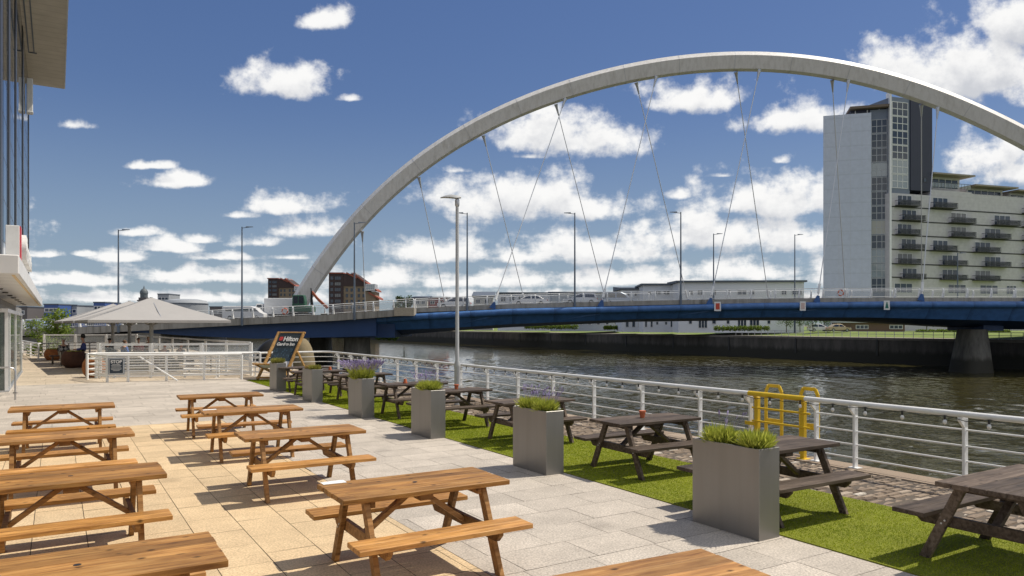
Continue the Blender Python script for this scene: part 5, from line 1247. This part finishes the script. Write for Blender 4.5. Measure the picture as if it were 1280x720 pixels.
def van(X, Y, L, hgt, lab, windows=True):
    t = thing('van', lab, 'van', (X, Y, deckz(X)), 0, 'vans on the bridge'); W = 1.95
    pr = [(-.5, .32), (-.5, hgt - .1), (-.47, hgt), (.18, hgt), (.30, hgt - .25), (.40, 1.15), (.49, .95), (.5, .35)]
    b = MB(); b.loft([[(x * L, s * W / 2, z) for x, z in pr] for s in (-1, 1)]); b.build('body', wht, t, normals=True, bevel=.06)
    MB().loft([[(x * L, s * (W / 2 + .01), z) for x, z in ((.17, 1.25), (.17, hgt - .35), (.275, hgt - .35), (.36, 1.25))] for s in (-1, 1)]).build('cab_window', CG, t, normals=True)
    if windows: MB().loft([[(x * L, s * (W / 2 + .01), z) for x, z in ((-.42, 1.25), (-.42, hgt - .35), (.13, hgt - .35), (.13, 1.25))] for s in (-1, 1)]).build('side_window', CG, t, normals=True)
    wheels(t, (-.31 * L, .32 * L), W, .34); return t
van(XX(307, 99), 99, 5.6, 1.95, 'white windowed minibus on the left approach of the bridge')
bt = thing('box_truck', 'white box truck on the bridge left of the green excavator', 'truck', (XX(352, 101), 101, deckz(XX(352, 101))))
MB().box((0, 0, 1.75), (4.1, 2.2, 2.2)).build('cargo_box', wht, bt, bevel=.04); MB().box((0, 0, .52), (5.6, 1.9, .26)).build('chassis', MT['black'], bt)
MB().loft([[(x, s * 1.0, z) for x, z in ((-2.2, .6), (-2.2, 2.1), (-3.1, 2.1), (-3.5, 1.3), (-3.6, .6))] for s in (-1, 1)]).build('cab', wht, bt, normals=True, bevel=.05); wheels(bt, (-2.8, 1.4), 2.0, .42)
MB().loft([[(x, s * 1.015, z) for x, z in ((-2.4, 1.3), (-2.4, 1.95), (-3.0, 1.95), (-3.3, 1.3))] for s in (-1, 1)]).build('cab_window', CG, bt, normals=True)
# excavator
EG = mat('excavator_green', (.03, .10, .06), .5); EO = mat('excavator_orange', (.36, .085, .03), .55)
ex = thing('excavator', 'green cabbed excavator with an orange boom below the arch foot', 'excavator', (XX(377, 98), 98, deckz(XX(377, 98))))
for s in (-1, 1):
    tr = MB(); tr.loft([[(x, y_, z) for x, z in ((-1.5, .35), (-1.3, .08), (1.3, .08), (1.5, .35), (1.3, .70), (-1.3, .70))] for y_ in (s * .75, s * 1.2)]); tr.build('track', TY, ex, normals=True)
MB().box((0.1, 0, 1.15), (3.0, 2.3, .75)).build('upper_body', EG, ex, bevel=.08)
cb = MB(); cb.loft([[(x, y_, z) for x, z in ((-.95, 1.5), (-.9, 3.0), (.55, 3.0), (.75, 2.2), (.75, 1.5))] for y_ in (-1.1, .0)]); cb = cb.build('cab', EG, ex, normals=True, bevel=.05)
for (x0, x1) in ((-.75, -.2), (-.05, .55)): MB().box(((x0 + x1) / 2, -.55, 2.35), (x1 - x0, 1.13, .95)).build('cab_window', CG, cb)
b = MB()
for (a, c, w_) in (((1.25, .3, 3.5), (2.1, .3, 2.5), .34), ((2.1, .3, 2.5), (3.4, .3, 1.3), .36)): b.beam(a, c, .25, w_)
b.build('boom', EO, ex, bevel=.04); b = MB(); b.beam((1.2, .3, 1.3), (1.25, .3, 3.6), .22, .26); b.build('dipper', TY, ex, bevel=.03)
b = MB(); b.loft([[(2.6, y_, .6), (2.5, y_, .1), (3.0, y_, .02), (3.3, y_, .55)] for y_ in (-.1, .7)]); b.build('bucket', TY, ex, normals=True)
b = MB(); b.beam((1.35, .7, 1.4), (1.05, .7, 4.0), .12, .16); b.build('raised_arm', MT['black'], ex)
for px, Y, lab, pt in ((47, 99, 'pale blue car glimpsed through the approach bars at the far left', 'light_blue'), (84, 99, 'dark blue car glimpsed through the approach bars left of the parasols', 'navy')):
    car(XX(px, Y), Y, 4.3, 1.5, paint(pt + '_paint', (.35, .45, .60) if pt == 'light_blue' else (.04, .06, .16)), 'estate', lab, 1)

# ------------------------------------------------------------------ trees and hedges
def crown_mb(blobs, n, size, rg, b=None):
    b = b or MB()
    tot = sum(r[3] ** 2 for r in blobs)
    for (cx, cy, cz, r, sq) in blobs:
        for _ in range(int(n * r * r / tot)):
            d = Vector((rg.gauss(0, 1), rg.gauss(0, 1), rg.gauss(0, 1))).normalized() * r * (rg.random() ** .4) * rg.uniform(.85, 1.12); d.z *= sq
            p = Vector((cx, cy, cz)) + d; s = size * rg.uniform(.5, 1.3)
            n_ = Vector((rg.gauss(0, 1), rg.gauss(0, 1), rg.gauss(0, 1) + .6)).normalized(); a = n_.orthogonal().normalized() * s; c = n_.cross(a) * .6
            b.tone = min(1, max(0, rg.gauss(.5, .25))); b.add([p - a, p + c, p + a, p - c], [(0, 1, 2, 3)])
    return b
LFT = leaf_mat('tree_leaf', (.035, .075, .012), (.12, .19, .035), .3); LFY = leaf_mat('bright_leaf', (.09, .15, .015), (.26, .33, .05), .35); LFK = leaf_mat('dark_leaf', (.02, .045, .012), (.07, .11, .03), .25)
BARK = mat('bark', (.10, .075, .05), .9, noise=.3, scale=8)
def tree(loc, h, w, lab, lm, seed, n=900, grp=None, trunk=.35, name='tree'):
    rg = random.Random(seed); t = thing(name, lab, 'tree', loc, 0, grp); r = w / 2
    b = MB(); b.tube([(0, 0, -.1), (rg.uniform(-.1, .1), 0, h * trunk), (rg.uniform(-.2, .2), 0, h * .8)], [h * .028, h * .02, h * .006], 7)
    for k in range(5): a = rg.random() * 6.28; b.tube([(0, 0, h * (trunk + .08 * k)), (math.cos(a) * r * .7, math.sin(a) * r * .7, h * (trunk + .2 + .08 * k))], [h * .012, h * .004], 5)
    b.build('trunk', BARK, t, smooth=60)
    bl = []
    for _ in range(11):
        a = rg.random() * 6.28; d = r * math.sqrt(rg.random()) * .72; z = h * rg.uniform(trunk + .08, .88); f = 1 - abs(z / h - .62) * .9
        bl.append((math.cos(a) * d * f, math.sin(a) * d * f, z, r * rg.uniform(.34, .5), .85))
    crown_mb(bl, n, h * .034, rg).build('crown', lm, t); return t
def hedge(x0, x1, ytop, ybot, Y, lab, lm=LFY, seed=1, n=2600):
    p0_, p1_ = A(x0, ybot, Y), A(x1, ytop, Y); rg = random.Random(seed); L_ = p1_.x - p0_.x; h = p1_.z - p0_.z
    bl = []; k = int(max(3, L_ / h * 1.6))
    for i in range(k): bl.append((-L_ / 2 + (i + .5) * L_ / k, rg.uniform(-.3, .3), h * .5, h * .55 * rg.uniform(.85, 1.1), 1.0))
    o = crown_mb(bl, n, h * .15, rg).build('hedge', lm, None, loc=((p0_.x + p1_.x) / 2, Y, p0_.z)); tag(o, lab, 'hedge', 'hedges across the river')
P = A(72, 399, 74); tree((P.x, P.y, 0), P.z + (399 - 383) / F * 74 + .3, 3.9, 'bright green bush like tree behind the parasols at the left', LFY, 21, 1500, None, .15)
P = A(50, 400, 78); tree((P.x - .3, P.y, 0), 2.9, 2.6, 'small green tree at the corner of the glass building', LFY, 22, 900, None, .15)
for px, h, lab, sd in ((50, 1.7, 'yellowish shrub behind the back windbreak', 1),):
    o = crown_mb([(0, 0, .5, .55, 1), (.6, .2, .7, .5, 1.2), (-.6, 0, .4, .5, 1), (.2, 0, 1.1, .4, 1)], 700, .09, random.Random(3)).build('shrub', LFY, None, loc=GX(52, 50)); tag(o, lab, 'shrub')
P = A(505, 366, 260); tree((P.x, P.y, .7), P.z + .6, 8.5, 'dark tree showing above the bridge parapet right of the brick flats', LFK, 23, 1300, None, .3)
for i, (px, yt, Y, w_, lab) in enumerate(((983, 397, 142, 4.0, 'small green tree leftmost of the row under the bridge'), (1000, 398, 146, 3.6, 'small green tree second in the row under the bridge'), (1016, 397, 143, 4.6, 'small green tree third in the row under the bridge'), (1031, 400, 150, 3.2, 'small green tree fourth in the row under the bridge'), (1215, 394, 150, 5, 'dark green tree behind the right hand bridge pier'), (1262, 394, 146, 5.5, 'dark green tree right of the bridge pier'), (1158, 396, 150, 4.5, 'dark green tree left of the bridge pier'))):
    P = A(px, yt, Y); tree((P.x, Y, .75), P.z - .75 + .5, w_, lab, LFT if i < 4 else LFK, 40 + i, 650, 'trees across the river', .35)
hedge(656, 722, 405.5, 411.5, 172, 'clipped hedge left of the white houses under the bridge', seed=4); hedge(755, 783, 407, 412, 172, 'short clipped hedge under the middle of the bridge', seed=5); hedge(893, 962, 407, 413.5, 138, 'longest clipped hedge in front of the white walls', seed=6)
hedge(470, 497, 416, 425, 150, 'overgrown bank bushes beside the left river pier', LFT, 7); hedge(1225, 1262, 412, 417, 134, 'low bright hedge right of the bridge pier', seed=8); hedge(1145, 1195, 411.5, 416, 134, 'low bright hedge left of the bridge pier', seed=9)
# far bank fence
ff = thing('riverside_fence', 'long pale fence along the top of the far quay wall', 'fence', UV(UFAR + .9, 0)); b = MB(); bb = MB()
for i in range(0, 150): b.box(D1 * (-130 + i * 1.55) + Vector((0, 0, .5)), (.07, .07, 1.0), ANG)
o = b.build('posts', MT['lampgrey'], ff); o['kind'] = 'stuff'
for z in (1.0, .55): bb.beam(D1 * -130 + Vector((0, 0, z)), D1 * 102 + Vector((0, 0, z)), .06, .06)
bb.build('rails', MT['lampgrey'], ff)

# ------------------------------------------------------------------ buildings
class Fac:
    """a facade in the vertical plane through O along d; fx/fz turn a sight line into facade coordinates"""
    def __init__(s, t, O, ang):
        s.t = t; s.O = Vector(O); s.d = Vector((math.cos(ang), math.sin(ang), 0)); s.n = Vector((s.d.y, -s.d.x, 0)); s.ang = ang
    def s_(s, px): t = (px - 640) / F; return (t * s.O.y - s.O.x) / (s.d.x - t * s.d.y)
    def z_(s, px, py): Y = s.O.y + s.d.y * s.s_(px); return H + (406 - py) / F * Y
    def box(s, name, m, x0, x1, z0, z1, front, back, parent=None, mb=None, **k):
        """front/back: distance in front of (+) and behind (-) the facade plane"""
        b = mb or MB(); vs = []
        for z in (z0, z1):
            for (x, f) in ((x0, front), (x1, front), (x1, back), (x0, back)): p = s.O + s.d * x + s.n * f - Vector(s.t.location); vs.append((p.x, p.y, z - s.t.location.z))
        b.add(vs, [(0, 3, 2, 1), (4, 5, 6, 7), (0, 1, 5, 4), (1, 2, 6, 5), (2, 3, 7, 6), (3, 0, 4, 7)])
        return b if mb is not None else b.build(name, m, parent or s.t, **k)
WG = glass_mat('window_glass', (.035, .05, .075), .08, .45); WGP = glass_mat('pale_window_glass', (.22, .26, .29), .08, .8); WBL = mat('window_blind', (.42, .41, .38), .7, noise=.1); WCU = glass_mat('curtained_glass', (.13, .13, .13), .1, .5)
VR = random.Random(31)
def vglass(): return VR.choices([WG, WGP, WBL, WCU], [6, 1.0, .35, 2])[0]
WF = mat('window_frame_white', (.66, .66, .65), .5, noise=.05); WFG = mat('window_frame_grey', (.42, .43, .45), .5, noise=.05); WFD = mat('window_frame_dark', (.03, .033, .04), .5)
def window(fc, x0, x1, z0, z1, fm=WF, gm=WG, nx=2, nz=1, name='window', t_=.09):
    b = MB()
    for x in [x0 + (x1 - x0) * i / nx for i in range(nx + 1)]: fc.box('', None, x - t_ / 2, x + t_ / 2, z0, z1, .07, -.02, mb=b)
    for z in [z0 + (z1 - z0) * i / nz for i in range(nz + 1)]: fc.box('', None, x0 - t_ / 2, x1 + t_ / 2, z - t_ / 2, z + t_ / 2, .075, -.02, mb=b)
    o = b.build(name, fm, fc.t); fc.box('pane', gm, x0, x1, z0, z1, .03, -.02, o); return o
# tower block
tb = thing('tower_block', 'tall tower block with blank pale slab, glazed strips and navy side', 'building', (A(1034, 400, 168).x, 168, .75))
T1 = Fac(tb, tb.location, math.radians(-15.5)); s = T1.s_
MT['towerwhite'] = cladding_mat('pale_tower_panel', (.50, .535, .63), 3.2, axis=2, depth=.10, noise=.05); MT['navy'] = mat('navy_cladding', (.022, .026, .05), .5, noise=.1, scale=.3); MT['palebrick'] = cladding_mat('pale_buff_cladding', (.53, .51, .52), .7, axis=2, depth=.12, noise=.08)
xa, xb, xc, xd, xe, xf = s(1034), s(1088.5), s(1111), s(1113.5), s(1136), s(1163)
zs = T1.z_(1060, 143.5); b = MB(); P_ = lambda x, f, z: T1.O + T1.d * x + T1.n * f - Vector(tb.location) + Vector((0, 0, z))
b.loft([[P_(-.9, .5, z), P_(xb, .5, z), P_(xb, -9, z), P_(1.9, -9, z)] for z in (0, zs - .75)]); b.build('blank_slab', MT['towerwhite'], tb, normals=True)
SPN = mat('blue_grey_spandrel', (.15, .18, .235), .4, noise=.1)
T1.box('glazed_wall', SPN, xb + .01, xc, .75, T1.z_(1100, 136), -.6, -9)
rt = T1.box('roof_slab', mat('roof_brown', (.16, .12, .09), .7), s(1062), xc - .02, T1.z_(1100, 134.5), T1.z_(1100, 131.5), .7, -10)
T1.box('penthouse', MT['navy'], s(1064), xc - .05, T1.z_(1100, 140), T1.z_(1100, 134.6), -.9, -8)
T1.box('white_fin', MT['white'], xc + .01, xd - .01, .75, T1.z_(1112, 113), .9, -3)
TR = Fac(tb, T1.O + T1.d * s(1113.5) + T1.n * .1, math.radians(17.5)); sr = TR.s_
TR.box('glazed_wall', SPN, sr(1113.6), sr(1136) - .01, .75, TR.z_(1125, 122.5), .25, -9)
TR.box('navy_wall', MT['navy'], sr(1136), sr(1163), TR.z_(1136, 238), TR.z_(1150, 123.5), .5, -9)
b = MB()
for x in np.arange(2.4, xb - .5, 2.4): T1.box('', None, x - .02, x + .02, .75, T1.z_(1060, 143.8), .512, .49, mb=b)
b.build('panel_joint', MT['galv'], tb)
F1 = Fac(tb, T1.O - T1.n * .6, T1.ang); F2 = Fac(tb, TR.O + TR.n * .25, TR.ang)
window(Fac(tb, TR.O + TR.n * .5, TR.ang), sr(1152), sr(1156), TR.z_(1154, 228), TR.z_(1154, 223), WFD, WG, 1)
rg = random.Random(3)
for k in range(13):
    yy = 149.5 + k * 18.05
    if yy > 360: break
    zt, zb_ = F1.z_(1100, yy), F1.z_(1100, yy + 16.6)
    window(F1, s(1090), s(1109.5), zb_, zt, WFG, vglass(), 3, 2, t_=.12)
for k in range(8):
    yy = 128 + k * 18.05
    if yy > 235: break
    zt, zb_ = F2.z_(1125, yy), F2.z_(1125, yy + 16.8); window(F2, F2.s_(1115), F2.s_(1134.5), zb_, zt, WF, WGP if k in (4, 5) else WG, 3, 2, t_=.15)
b = MB()
for x in (s(1070), s(1085), s(1100)): T1.box('', None, x - .1, x + .1, T1.z_(1100, 139), T1.z_(1100, 135), -.8, -.9, mb=b)
b.build('penthouse_mullion', WF, tb)
# balconied flats joined to the tower
ap = thing('apartment_block', 'stepped cream block of flats with rows of dark balconies, right of the tower', 'building', T1.O + T1.d * s(1113) + Vector((0, 0, 0)))
A1 = Fac(ap, Vector(ap.location) + T1.n * .75, math.radians(17.5)); s = A1.s_
zr = lambda y: A1.z_(1114, y)
BAND = mat('dark_floor_band', (.05, .05, .05), .7)
A1.box('wall', MT['palebrick'], s(1113.5), s(1310), .75, zr(241), 0, -12)
A1.box('upper_storey', MT['palebrick'], s(1164), s(1214.5), zr(241), zr(233.5), .02, -11)
A1.box('wall_step', MT['palebrick'], s(1214.6), s(1310), zr(241), zr(235), .0, -11)
floors = [258, 275.5, 293.5, 311.5, 329.5, 346.5]
b = MB()
for y in floors: A1.box('', None, s(1113.6), s(1310), zr(y) - .14, zr(y) + .14, .05, -.1, mb=b)
b.build('floor_band', BAND, ap)
def balcony(x0, x1, yfl, zz=None):
    z = zr(yfl) if zz is None else zz; a, c = s(x0), s(x1)
    o = A1.box('balcony', BAND, a, c, z - .12, z + .04, 1.5, .06)
    b = MB()
    A1.box('', None, a, c, z + 1.0, z + 1.1, 1.5, 1.42, mb=b); A1.box('', None, a, a + .08, z + 1.0, z + 1.1, 1.42, .06, mb=b); A1.box('', None, c - .08, c, z + 1.0, z + 1.1, 1.42, .06, mb=b)
    k = int((c - a) / .32)
    for i in range(k + 1): x = a + (c - a) * i / k; A1.box('', None, x - .025, x + .025, z + .05, z + 1.0, 1.48, 1.44, mb=b)
    b.build('balustrade', WFD, o)
    A1.box('screen_panel', glass_mat('smoked_panel', (.05, .055, .06), .15, .6, alpha=.6), a + .1, c - .1, z + .12, z + .95, 1.40, 1.38, o)
    window(A1, a + (c - a) * .12, c - (c - a) * .22, z + .1, z + 2.35, WF, vglass(), 3, 1, 'balcony_door', .12)
rows = [(258 - 1.5, [(1118.5, 1145), (1162.5, 1190.5)]), (274.5, [(1124, 1151), (1185, 1213.5), (1239, 1269)]), (292.5, [(1118.5, 1145), (1185, 1213.5), (1227, 1257)]),
        (311, [(1123.5, 1150.5), (1162.5, 1190.5), (1215, 1244)]), (329.5, [(1118.5, 1146), (1174, 1203), (1227, 1257)]), (348, [(1124.5, 1151.5), (1174, 1203), (1215, 1244)])]
dl = lambda px, y: A1.z_(px, 406 - (406 - y) * (1.0))
for y, cs in rows:
    for x0, x1 in cs: balcony(x0, x1, y)
for y, cs in rows:
    for x0 in (1277, ): balcony(x0, x0 + 26, y)
for (x0, x1) in ((1118, 1140), (1185, 1207), (1225, 1247), (1258, 1270)): window(A1, s(x0), s(x1), zr(365.5), zr(354), WF, WG, 3)
def pent(x0, x1, yr, yb):
    z0, z1 = A1.z_(x0, yb), A1.z_(x0, yr); f = Fac(ap, A1.O - A1.n * 2.2, A1.ang)
    o = A1.box('penthouse', MT['palebrick'], s(x0) + .3, s(x1) - 1.0, z0 - 1, z1 - .35, -2.2, -9)
    A1.box('roof_slab', mat('pent_roof', (.30, .26, .22), .7), s(x0), s(x1) + .6, z1 - .35, z1, .6, -10, o)
    window(f, s(x0) + .7, s(x1) - 1.6, z0 + .2, z1 - .8, WF, WG, 5, 1, 'penthouse_window', .14)
    b = MB(); A1.box('', None, s(x0), s(x1), z0 + 1.0, z0 + 1.08, .0, -.08, mb=b)
    for i in range(13): x = s(x0) + (s(x1) - s(x0)) * i / 12; A1.box('', None, x - .03, x + .03, z0 - .2, z0 + 1.0, -.02, -.06, mb=b)
    b.build('terrace_rail', WFD, o); A1.box('terrace_glass', MT['screen'], s(x0) + .05, s(x1) - .05, z0, z0 + .98, -.04, -.05, o)
pent(1164.5, 1214, 215.5, 233); pent(1217, 1268, 230.5, 248); pent(1271, 1320, 237, 252)

# low white blocks on the far bank
MT['rend'] = mat('far_render', (.74, .76, .79), .8, noise=.05, scale=.2); MT['rendy'] = mat('far_cream', (.58, .56, .50), .8, noise=.05, scale=.2); ROOFG = mat('grey_roof', (.10, .12, .15), .6, noise=.1)
def lowblock(name, lab, x0, x1, yroof, Y, dep, m, wins, roofm=ROOFG, ang=0.0, ybase=None, grp='low buildings across the river', over=.5, rise=0.0):
    t = thing(name, lab, 'building', (A(x0, 400, Y).x, Y, .75), 0, grp); f = Fac(t, t.location, ang)
    z1 = f.z_(x0, yroof); X1 = f.s_(x1); f.box('wall', m, 0, X1, .5, z1, 0, -dep)
    b = MB(); a = Vector(f.O) - Vector(t.location)
    q = []
    for x in (-over, X1 + over):
        q.append([a + f.d * x + f.n * over + Vector((0, 0, z1 - .75 + .004)), a + f.d * x + f.n * over + Vector((0, 0, z1 - .75 + .35)), a + f.d * x - f.n * (dep + over) + Vector((0, 0, z1 - .75 + .35 + rise)), a + f.d * x - f.n * (dep + over) + Vector((0, 0, z1 - .75 + .004))])
    b.loft(q); b.build('roof', roofm, t, normals=True)
    for (wx0, wx1, y0, y1, *k) in wins: window(f, f.s_(wx0), f.s_(wx1), f.z_((wx0 + wx1) / 2, y1), f.z_((wx0 + wx1) / 2, y0), WF, WG, k[0] if k else 2, 1, t_=.12)
    return t
W_ = []
for (x0, x1) in ((861, 866), (872, 878), (891, 895), (908, 913), (922, 933), (937, 943), (977, 983), (990, 1002)): W_.append((x0, x1, 363, 368.5))
for (x0, x1) in ((861, 865), (873, 884), (890, 895), (908, 912), (922, 933), (937, 949), (959, 963)): W_.append((x0, x1, 400, 410, 3) if x1 - x0 > 8 else (x0, x1, 400.5, 405, 1))
for (x0, x1) in ((861, 866), (873, 884), (891, 895), (908, 913), (937, 945), (977, 983)): W_.append((x0, x1, 382, 389))
lowblock('terraced_block', 'long white three storey block with a slim roof, left of the tower', 848, 1005, 353, 150, 11, MT['rend'], W_, ang=math.radians(-3), rise=.3)
W_ = [(818, 826, 363.5, 368.5), (829, 837, 363.5, 368.5), (838, 842, 400, 409, 1), (846, 851, 400, 409, 1), (806, 809, 400, 409, 1), (813, 816, 400, 409, 1), (820, 823, 402, 406, 1), (831, 834, 402, 406, 1), (810, 814, 364, 368, 1)]
lowblock('terraced_block', 'white block with a raised roof, joined to the left end of the long block', 804, 852, 356.5, 158, 11, MT['rend'], W_, ang=math.radians(-3))
W_ = [(782 + 8 * k, 786 + 8 * k, 400.5, 409, 1) for k in range(3)] + [(784, 787, 366, 370, 1), (793, 796, 366, 370, 1)]
lowblock('terraced_block', 'lower white wing with a sloping roof at the left of the white row', 777, 805, 362, 166, 10, MT['rend'], W_, rise=.8)
W_ = [(724 + 11 * k, 728 + 11 * k, 401.5, 406, 1) for k in range(5)]
lowblock('terraced_block', 'pale two storey row showing behind the silver estate car', 690, 776, 366.5, 185, 10, mat('pale_blue_render', (.42, .46, .50), .8, noise=.05), W_, rise=.5)
lowblock('terraced_block', 'white pavilion with dark flat roof behind the pale saloon car', 622, 689, 367, 200, 10, MT['rend'], [(626 + 11 * k, 632 + 11 * k, 370.5, 377) for k in range(5)] + [(655 + 9 * k, 658 + 9 * k, 403, 408, 1) for k in range(4)])
lowblock('gabled_house', 'small white house left of a hanger foot on the far bank', 592, 616, 371, 210, 8, MT['rendy'], [(595, 600, 374, 379), (606, 611, 374, 379)], rise=1.5)
lowblock('red_building', 'low red walled building behind the white hatchback', 534, 558, 372.5, 215, 8, mat('red_cladding', (.30, .06, .05), .7), [(538, 543, 376, 380), (548, 553, 376, 380)], rise=.3)
lowblock('gabled_house', 'small pale house just right of the projecting bridge corner', 517, 534, 372.8, 212, 8, MT['rendy'], [(520, 524, 376, 380), (527, 531, 376, 380)], rise=.6)
lowblock('boathouse', 'low open fronted pavilion on stilts under the bridge left of the pier', 1064, 1131, 403.5, 150, 9, mat('boathouse_wall', (.16, .10, .07), .8), [(1070, 1085, 406.5, 411, 3), (1112, 1128, 406.5, 411, 3)], mat('pale_roof', (.45, .46, .47), .5))
car(A(1024, 411, 146).x, 146, 4.3, 1.5, wht, 'estate', 'white car parked across the river beside the small trees', 1, .76); car(A(1048, 411, 144).x, 144, 4.3, 1.5, paint('sand_paint', (.50, .40, .24)), 'saloon', 'sand coloured car parked across the river by the pavilion', 1, .76)
# brick flats far upstream
BRK = mat('dark_brick', (.050, .032, .030), .85, noise=.15, scale=.5); TAN = mat('buff_brick', (.22, .17, .115), .85, noise=.12, scale=.5); RED = mat('red_tile', (.27, .075, .045), .8, noise=.15, scale=.6)
def brickflats(sc, x0, ytop, ybase, Y, lab, n):
    """stair tower, buff wing under a falling red roof, glazed dormer"""
    t = thing('brick_flats', lab, 'building', (A(x0, 400, Y).x, Y, 0), 0, 'brick flats upstream'); f = Fac(t, t.location, 0); X = lambda k: f.s_(x0 + k * sc); Z = lambda k: f.z_(x0, ytop + k * sc)
    f.box('tower_wall', BRK, 0, X(18), -.5, Z(1.5), 0, -14); f.box('tower_roof', RED, -.4, X(18.3), Z(1.5), Z(0), .5, -14.4)
    f.box('wing_wall', TAN, X(18), X(48), -.5, Z(17), -.6, -13)
    b = MB()
    o_ = f.O - Vector(t.location)
    def PT(k, y, fr): p = o_ + f.d * X(k) + f.n * fr; return Vector((p.x, p.y, Z(y)))
    b.loft([[PT(18.2, 17, fr), PT(18.2, 1.5, fr), PT(33, 1.8, fr), PT(58, 21, fr), PT(58, 23, fr), PT(48, 17, fr)] for fr in (.0, -13.2)]); b.build('wing_gable', BRK, t, normals=True)
    b = MB(); b.loft([[PT(30, .2, fr), PT(60.5, 22.2, fr), PT(60.5, 24, fr), PT(30, 2.4, fr)] for fr in (.6, -13.6)]); b.build('sloping_roof', RED, t, normals=True)
    b = MB(); b.loft([[PT(22, -.6, fr), PT(35, 6, fr), PT(35, 8, fr), PT(22, 1.5, fr)] for fr in (.5, .1)]); b.build('red_gable_trim', RED, t, normals=True)
    f.box('end_wall', TAN, X(48), X(58), -.5, Z(24), -.6, -13); b = MB(); b.loft([[PT(50, 24.2, fr), PT(63, 32, fr), PT(63, 34, fr), PT(50, 26.5, fr)] for fr in (.3, -13.4)]); b.build('end_roof', RED, t, normals=True)
    f.box('dormer', MT['galv'], X(46), X(58), Z(23), Z(14.5), .8, -8); window(Fac(t, f.O + f.n * .8, 0), X(47), X(57), Z(21.5), Z(15.5), WF, WGP, 4, 2, t_=.2)
    f.box('roof_box', MT['galv'], X(26), X(33), Z(4.5), Z(-.2), -3, -7)
    for r in range(n):
        y = 5 + r * 7.2; window(f, X(2), X(5.5), Z(y + 4), Z(y), WFD, WG, 1); window(f, X(7.5), X(15), Z(y + 4.2), Z(y), WFD, WCU if r % 2 else WG, 3, t_=.2)
    f6 = Fac(t, f.O - f.n * .6, 0)
    for r in range(max(1, n - 2)):
        y = 20 + r * 7.2
        for k in (21, 27, 36, 42): window(f6, X(k), X(k + 2.6), Z(y + 3.8), Z(y), WFD, WG, 1, t_=.15)
brickflats(1.0, 411, 340.5, 388, 420, 'larger dark brick flats with a long red roof, right of the arch foot', 6); brickflats(.72, 335, 347.5, 388, 430, 'smaller brick flats with a red roof, left of the arch foot', 6)
# distant city behind the parasols
def city(x0, x1, yt, Y, m, lab, name='office_block', dep=14, rows=3, gm=WG):
    t = thing(name, lab, 'building', (A(x0, 400, Y).x, Y, 0), 0, 'distant city buildings'); f = Fac(t, t.location, 0); z = f.z_(x0, yt); X1 = f.s_(x1)
    f.box('wall', m, 0, X1, -1, z, 0, -dep); f.box('parapet', ROOFG, -.2, X1 + .2, z, z + .5, .2, -dep - .2)
    for r in range(rows): window(f, X1 * .05, X1 * .95, z - 1.6 - r * 3.4 - 1.6, z - 1.6 - r * 3.4, WF, gm, max(3, int(X1 / 4)), 1, t_=.3)
CB = mat('depot_blue', (.05, .10, .28), .6); CGY = mat('office_grey', (.30, .32, .34), .7, noise=.1, scale=.1); CDK = mat('stone_dark', (.12, .11, .11), .85, noise=.1, scale=.1)
city(197, 211, 368, 420, CGY, 'grey glass office block right of the domed tower', rows=5); city(-40, 34, 384, 330, CDK, 'dark low block behind the entrance corner', rows=1); city(55, 73, 381, 330, CB, 'blue depot left of the parasol tops', rows=1); city(80, 96, 382.5, 340, CGY, 'small grey block behind the bright bush', rows=2); city(97, 111, 383, 350, CDK, 'dark low block left of the small blue tower', rows=1); city(117, 131, 378.5, 345, CB, 'blue topped block just left of the parasol peak', rows=2)
city(262, 292, 384, 380, CDK, 'dark low block right of the parasols', rows=1); city(296, 332, 383.5, 390, CGY, 'long grey shed behind the white minibus', rows=1); city(-110, -42, 380, 360, CGY, 'grey block hidden left of the glass building', rows=2)
P = A(180, 385, 420); ct = thing('domed_tower', 'dark stone tower with a dome on the skyline behind the parasols', 'tower', (P.x, 420, 0)); zt = lambda y: H + (406 - y) / F * 420
MB().box((0, 0, zt(372) / 2), (4.2, 4.2, zt(372))).build('shaft', CDK, ct); MB().lathe([(2.0, zt(372)), (2.0, zt(367.5)), (2.2, zt(367)), (2.1, zt(364.5)), (1.5, zt(362)), (.5, zt(360.6)), (.35, zt(359.5)), (.08, zt(357))], 12).build('dome', mat('dome_slate', (.10, .12, .13), .6), ct, smooth=40); MB().box((0, 0, zt(376)), (5.4, 5.4, .8)).build('cornice', CDK, ct)
st = thing('round_arena', 'wide pale curved roofed arena on the skyline right of the parasol peak', 'building', (A(232, 385, 400).x, 400, 0)); zt = lambda y: H + (406 - y) / F * 400
MB().lathe([(11.5, 0), (11.5, zt(379)), (10.5, zt(376)), (6, zt(374))], 28).build('drum', CGY, st, smooth=30); MB().lathe([(11.7, zt(380.5)), (11.7, zt(379.6))], 28).build('window_ring', WG, st, smooth=30)
hl_ = MB(); rings = []
rg = random.Random(9)
for i in range(60):
    a = math.radians(-80 + i * 100 / 59); d = 900; h = 8 + 6 * math.sin(i * .7) + rg.uniform(0, 3)
    x, y = math.sin(a) * d, math.cos(a) * d; rings.append([(x, y, -1), (x * 1.0, y * 1.0, h * .6), (x * 1.12, y * 1.12, h), (x * 1.3, y * 1.3, -1)])
hl_.loft(rings, closed=False, caps=False); struct(hl_.build('hills', mat('distant_hill', (.07, .09, .05), .95, noise=.3, scale=.02)))
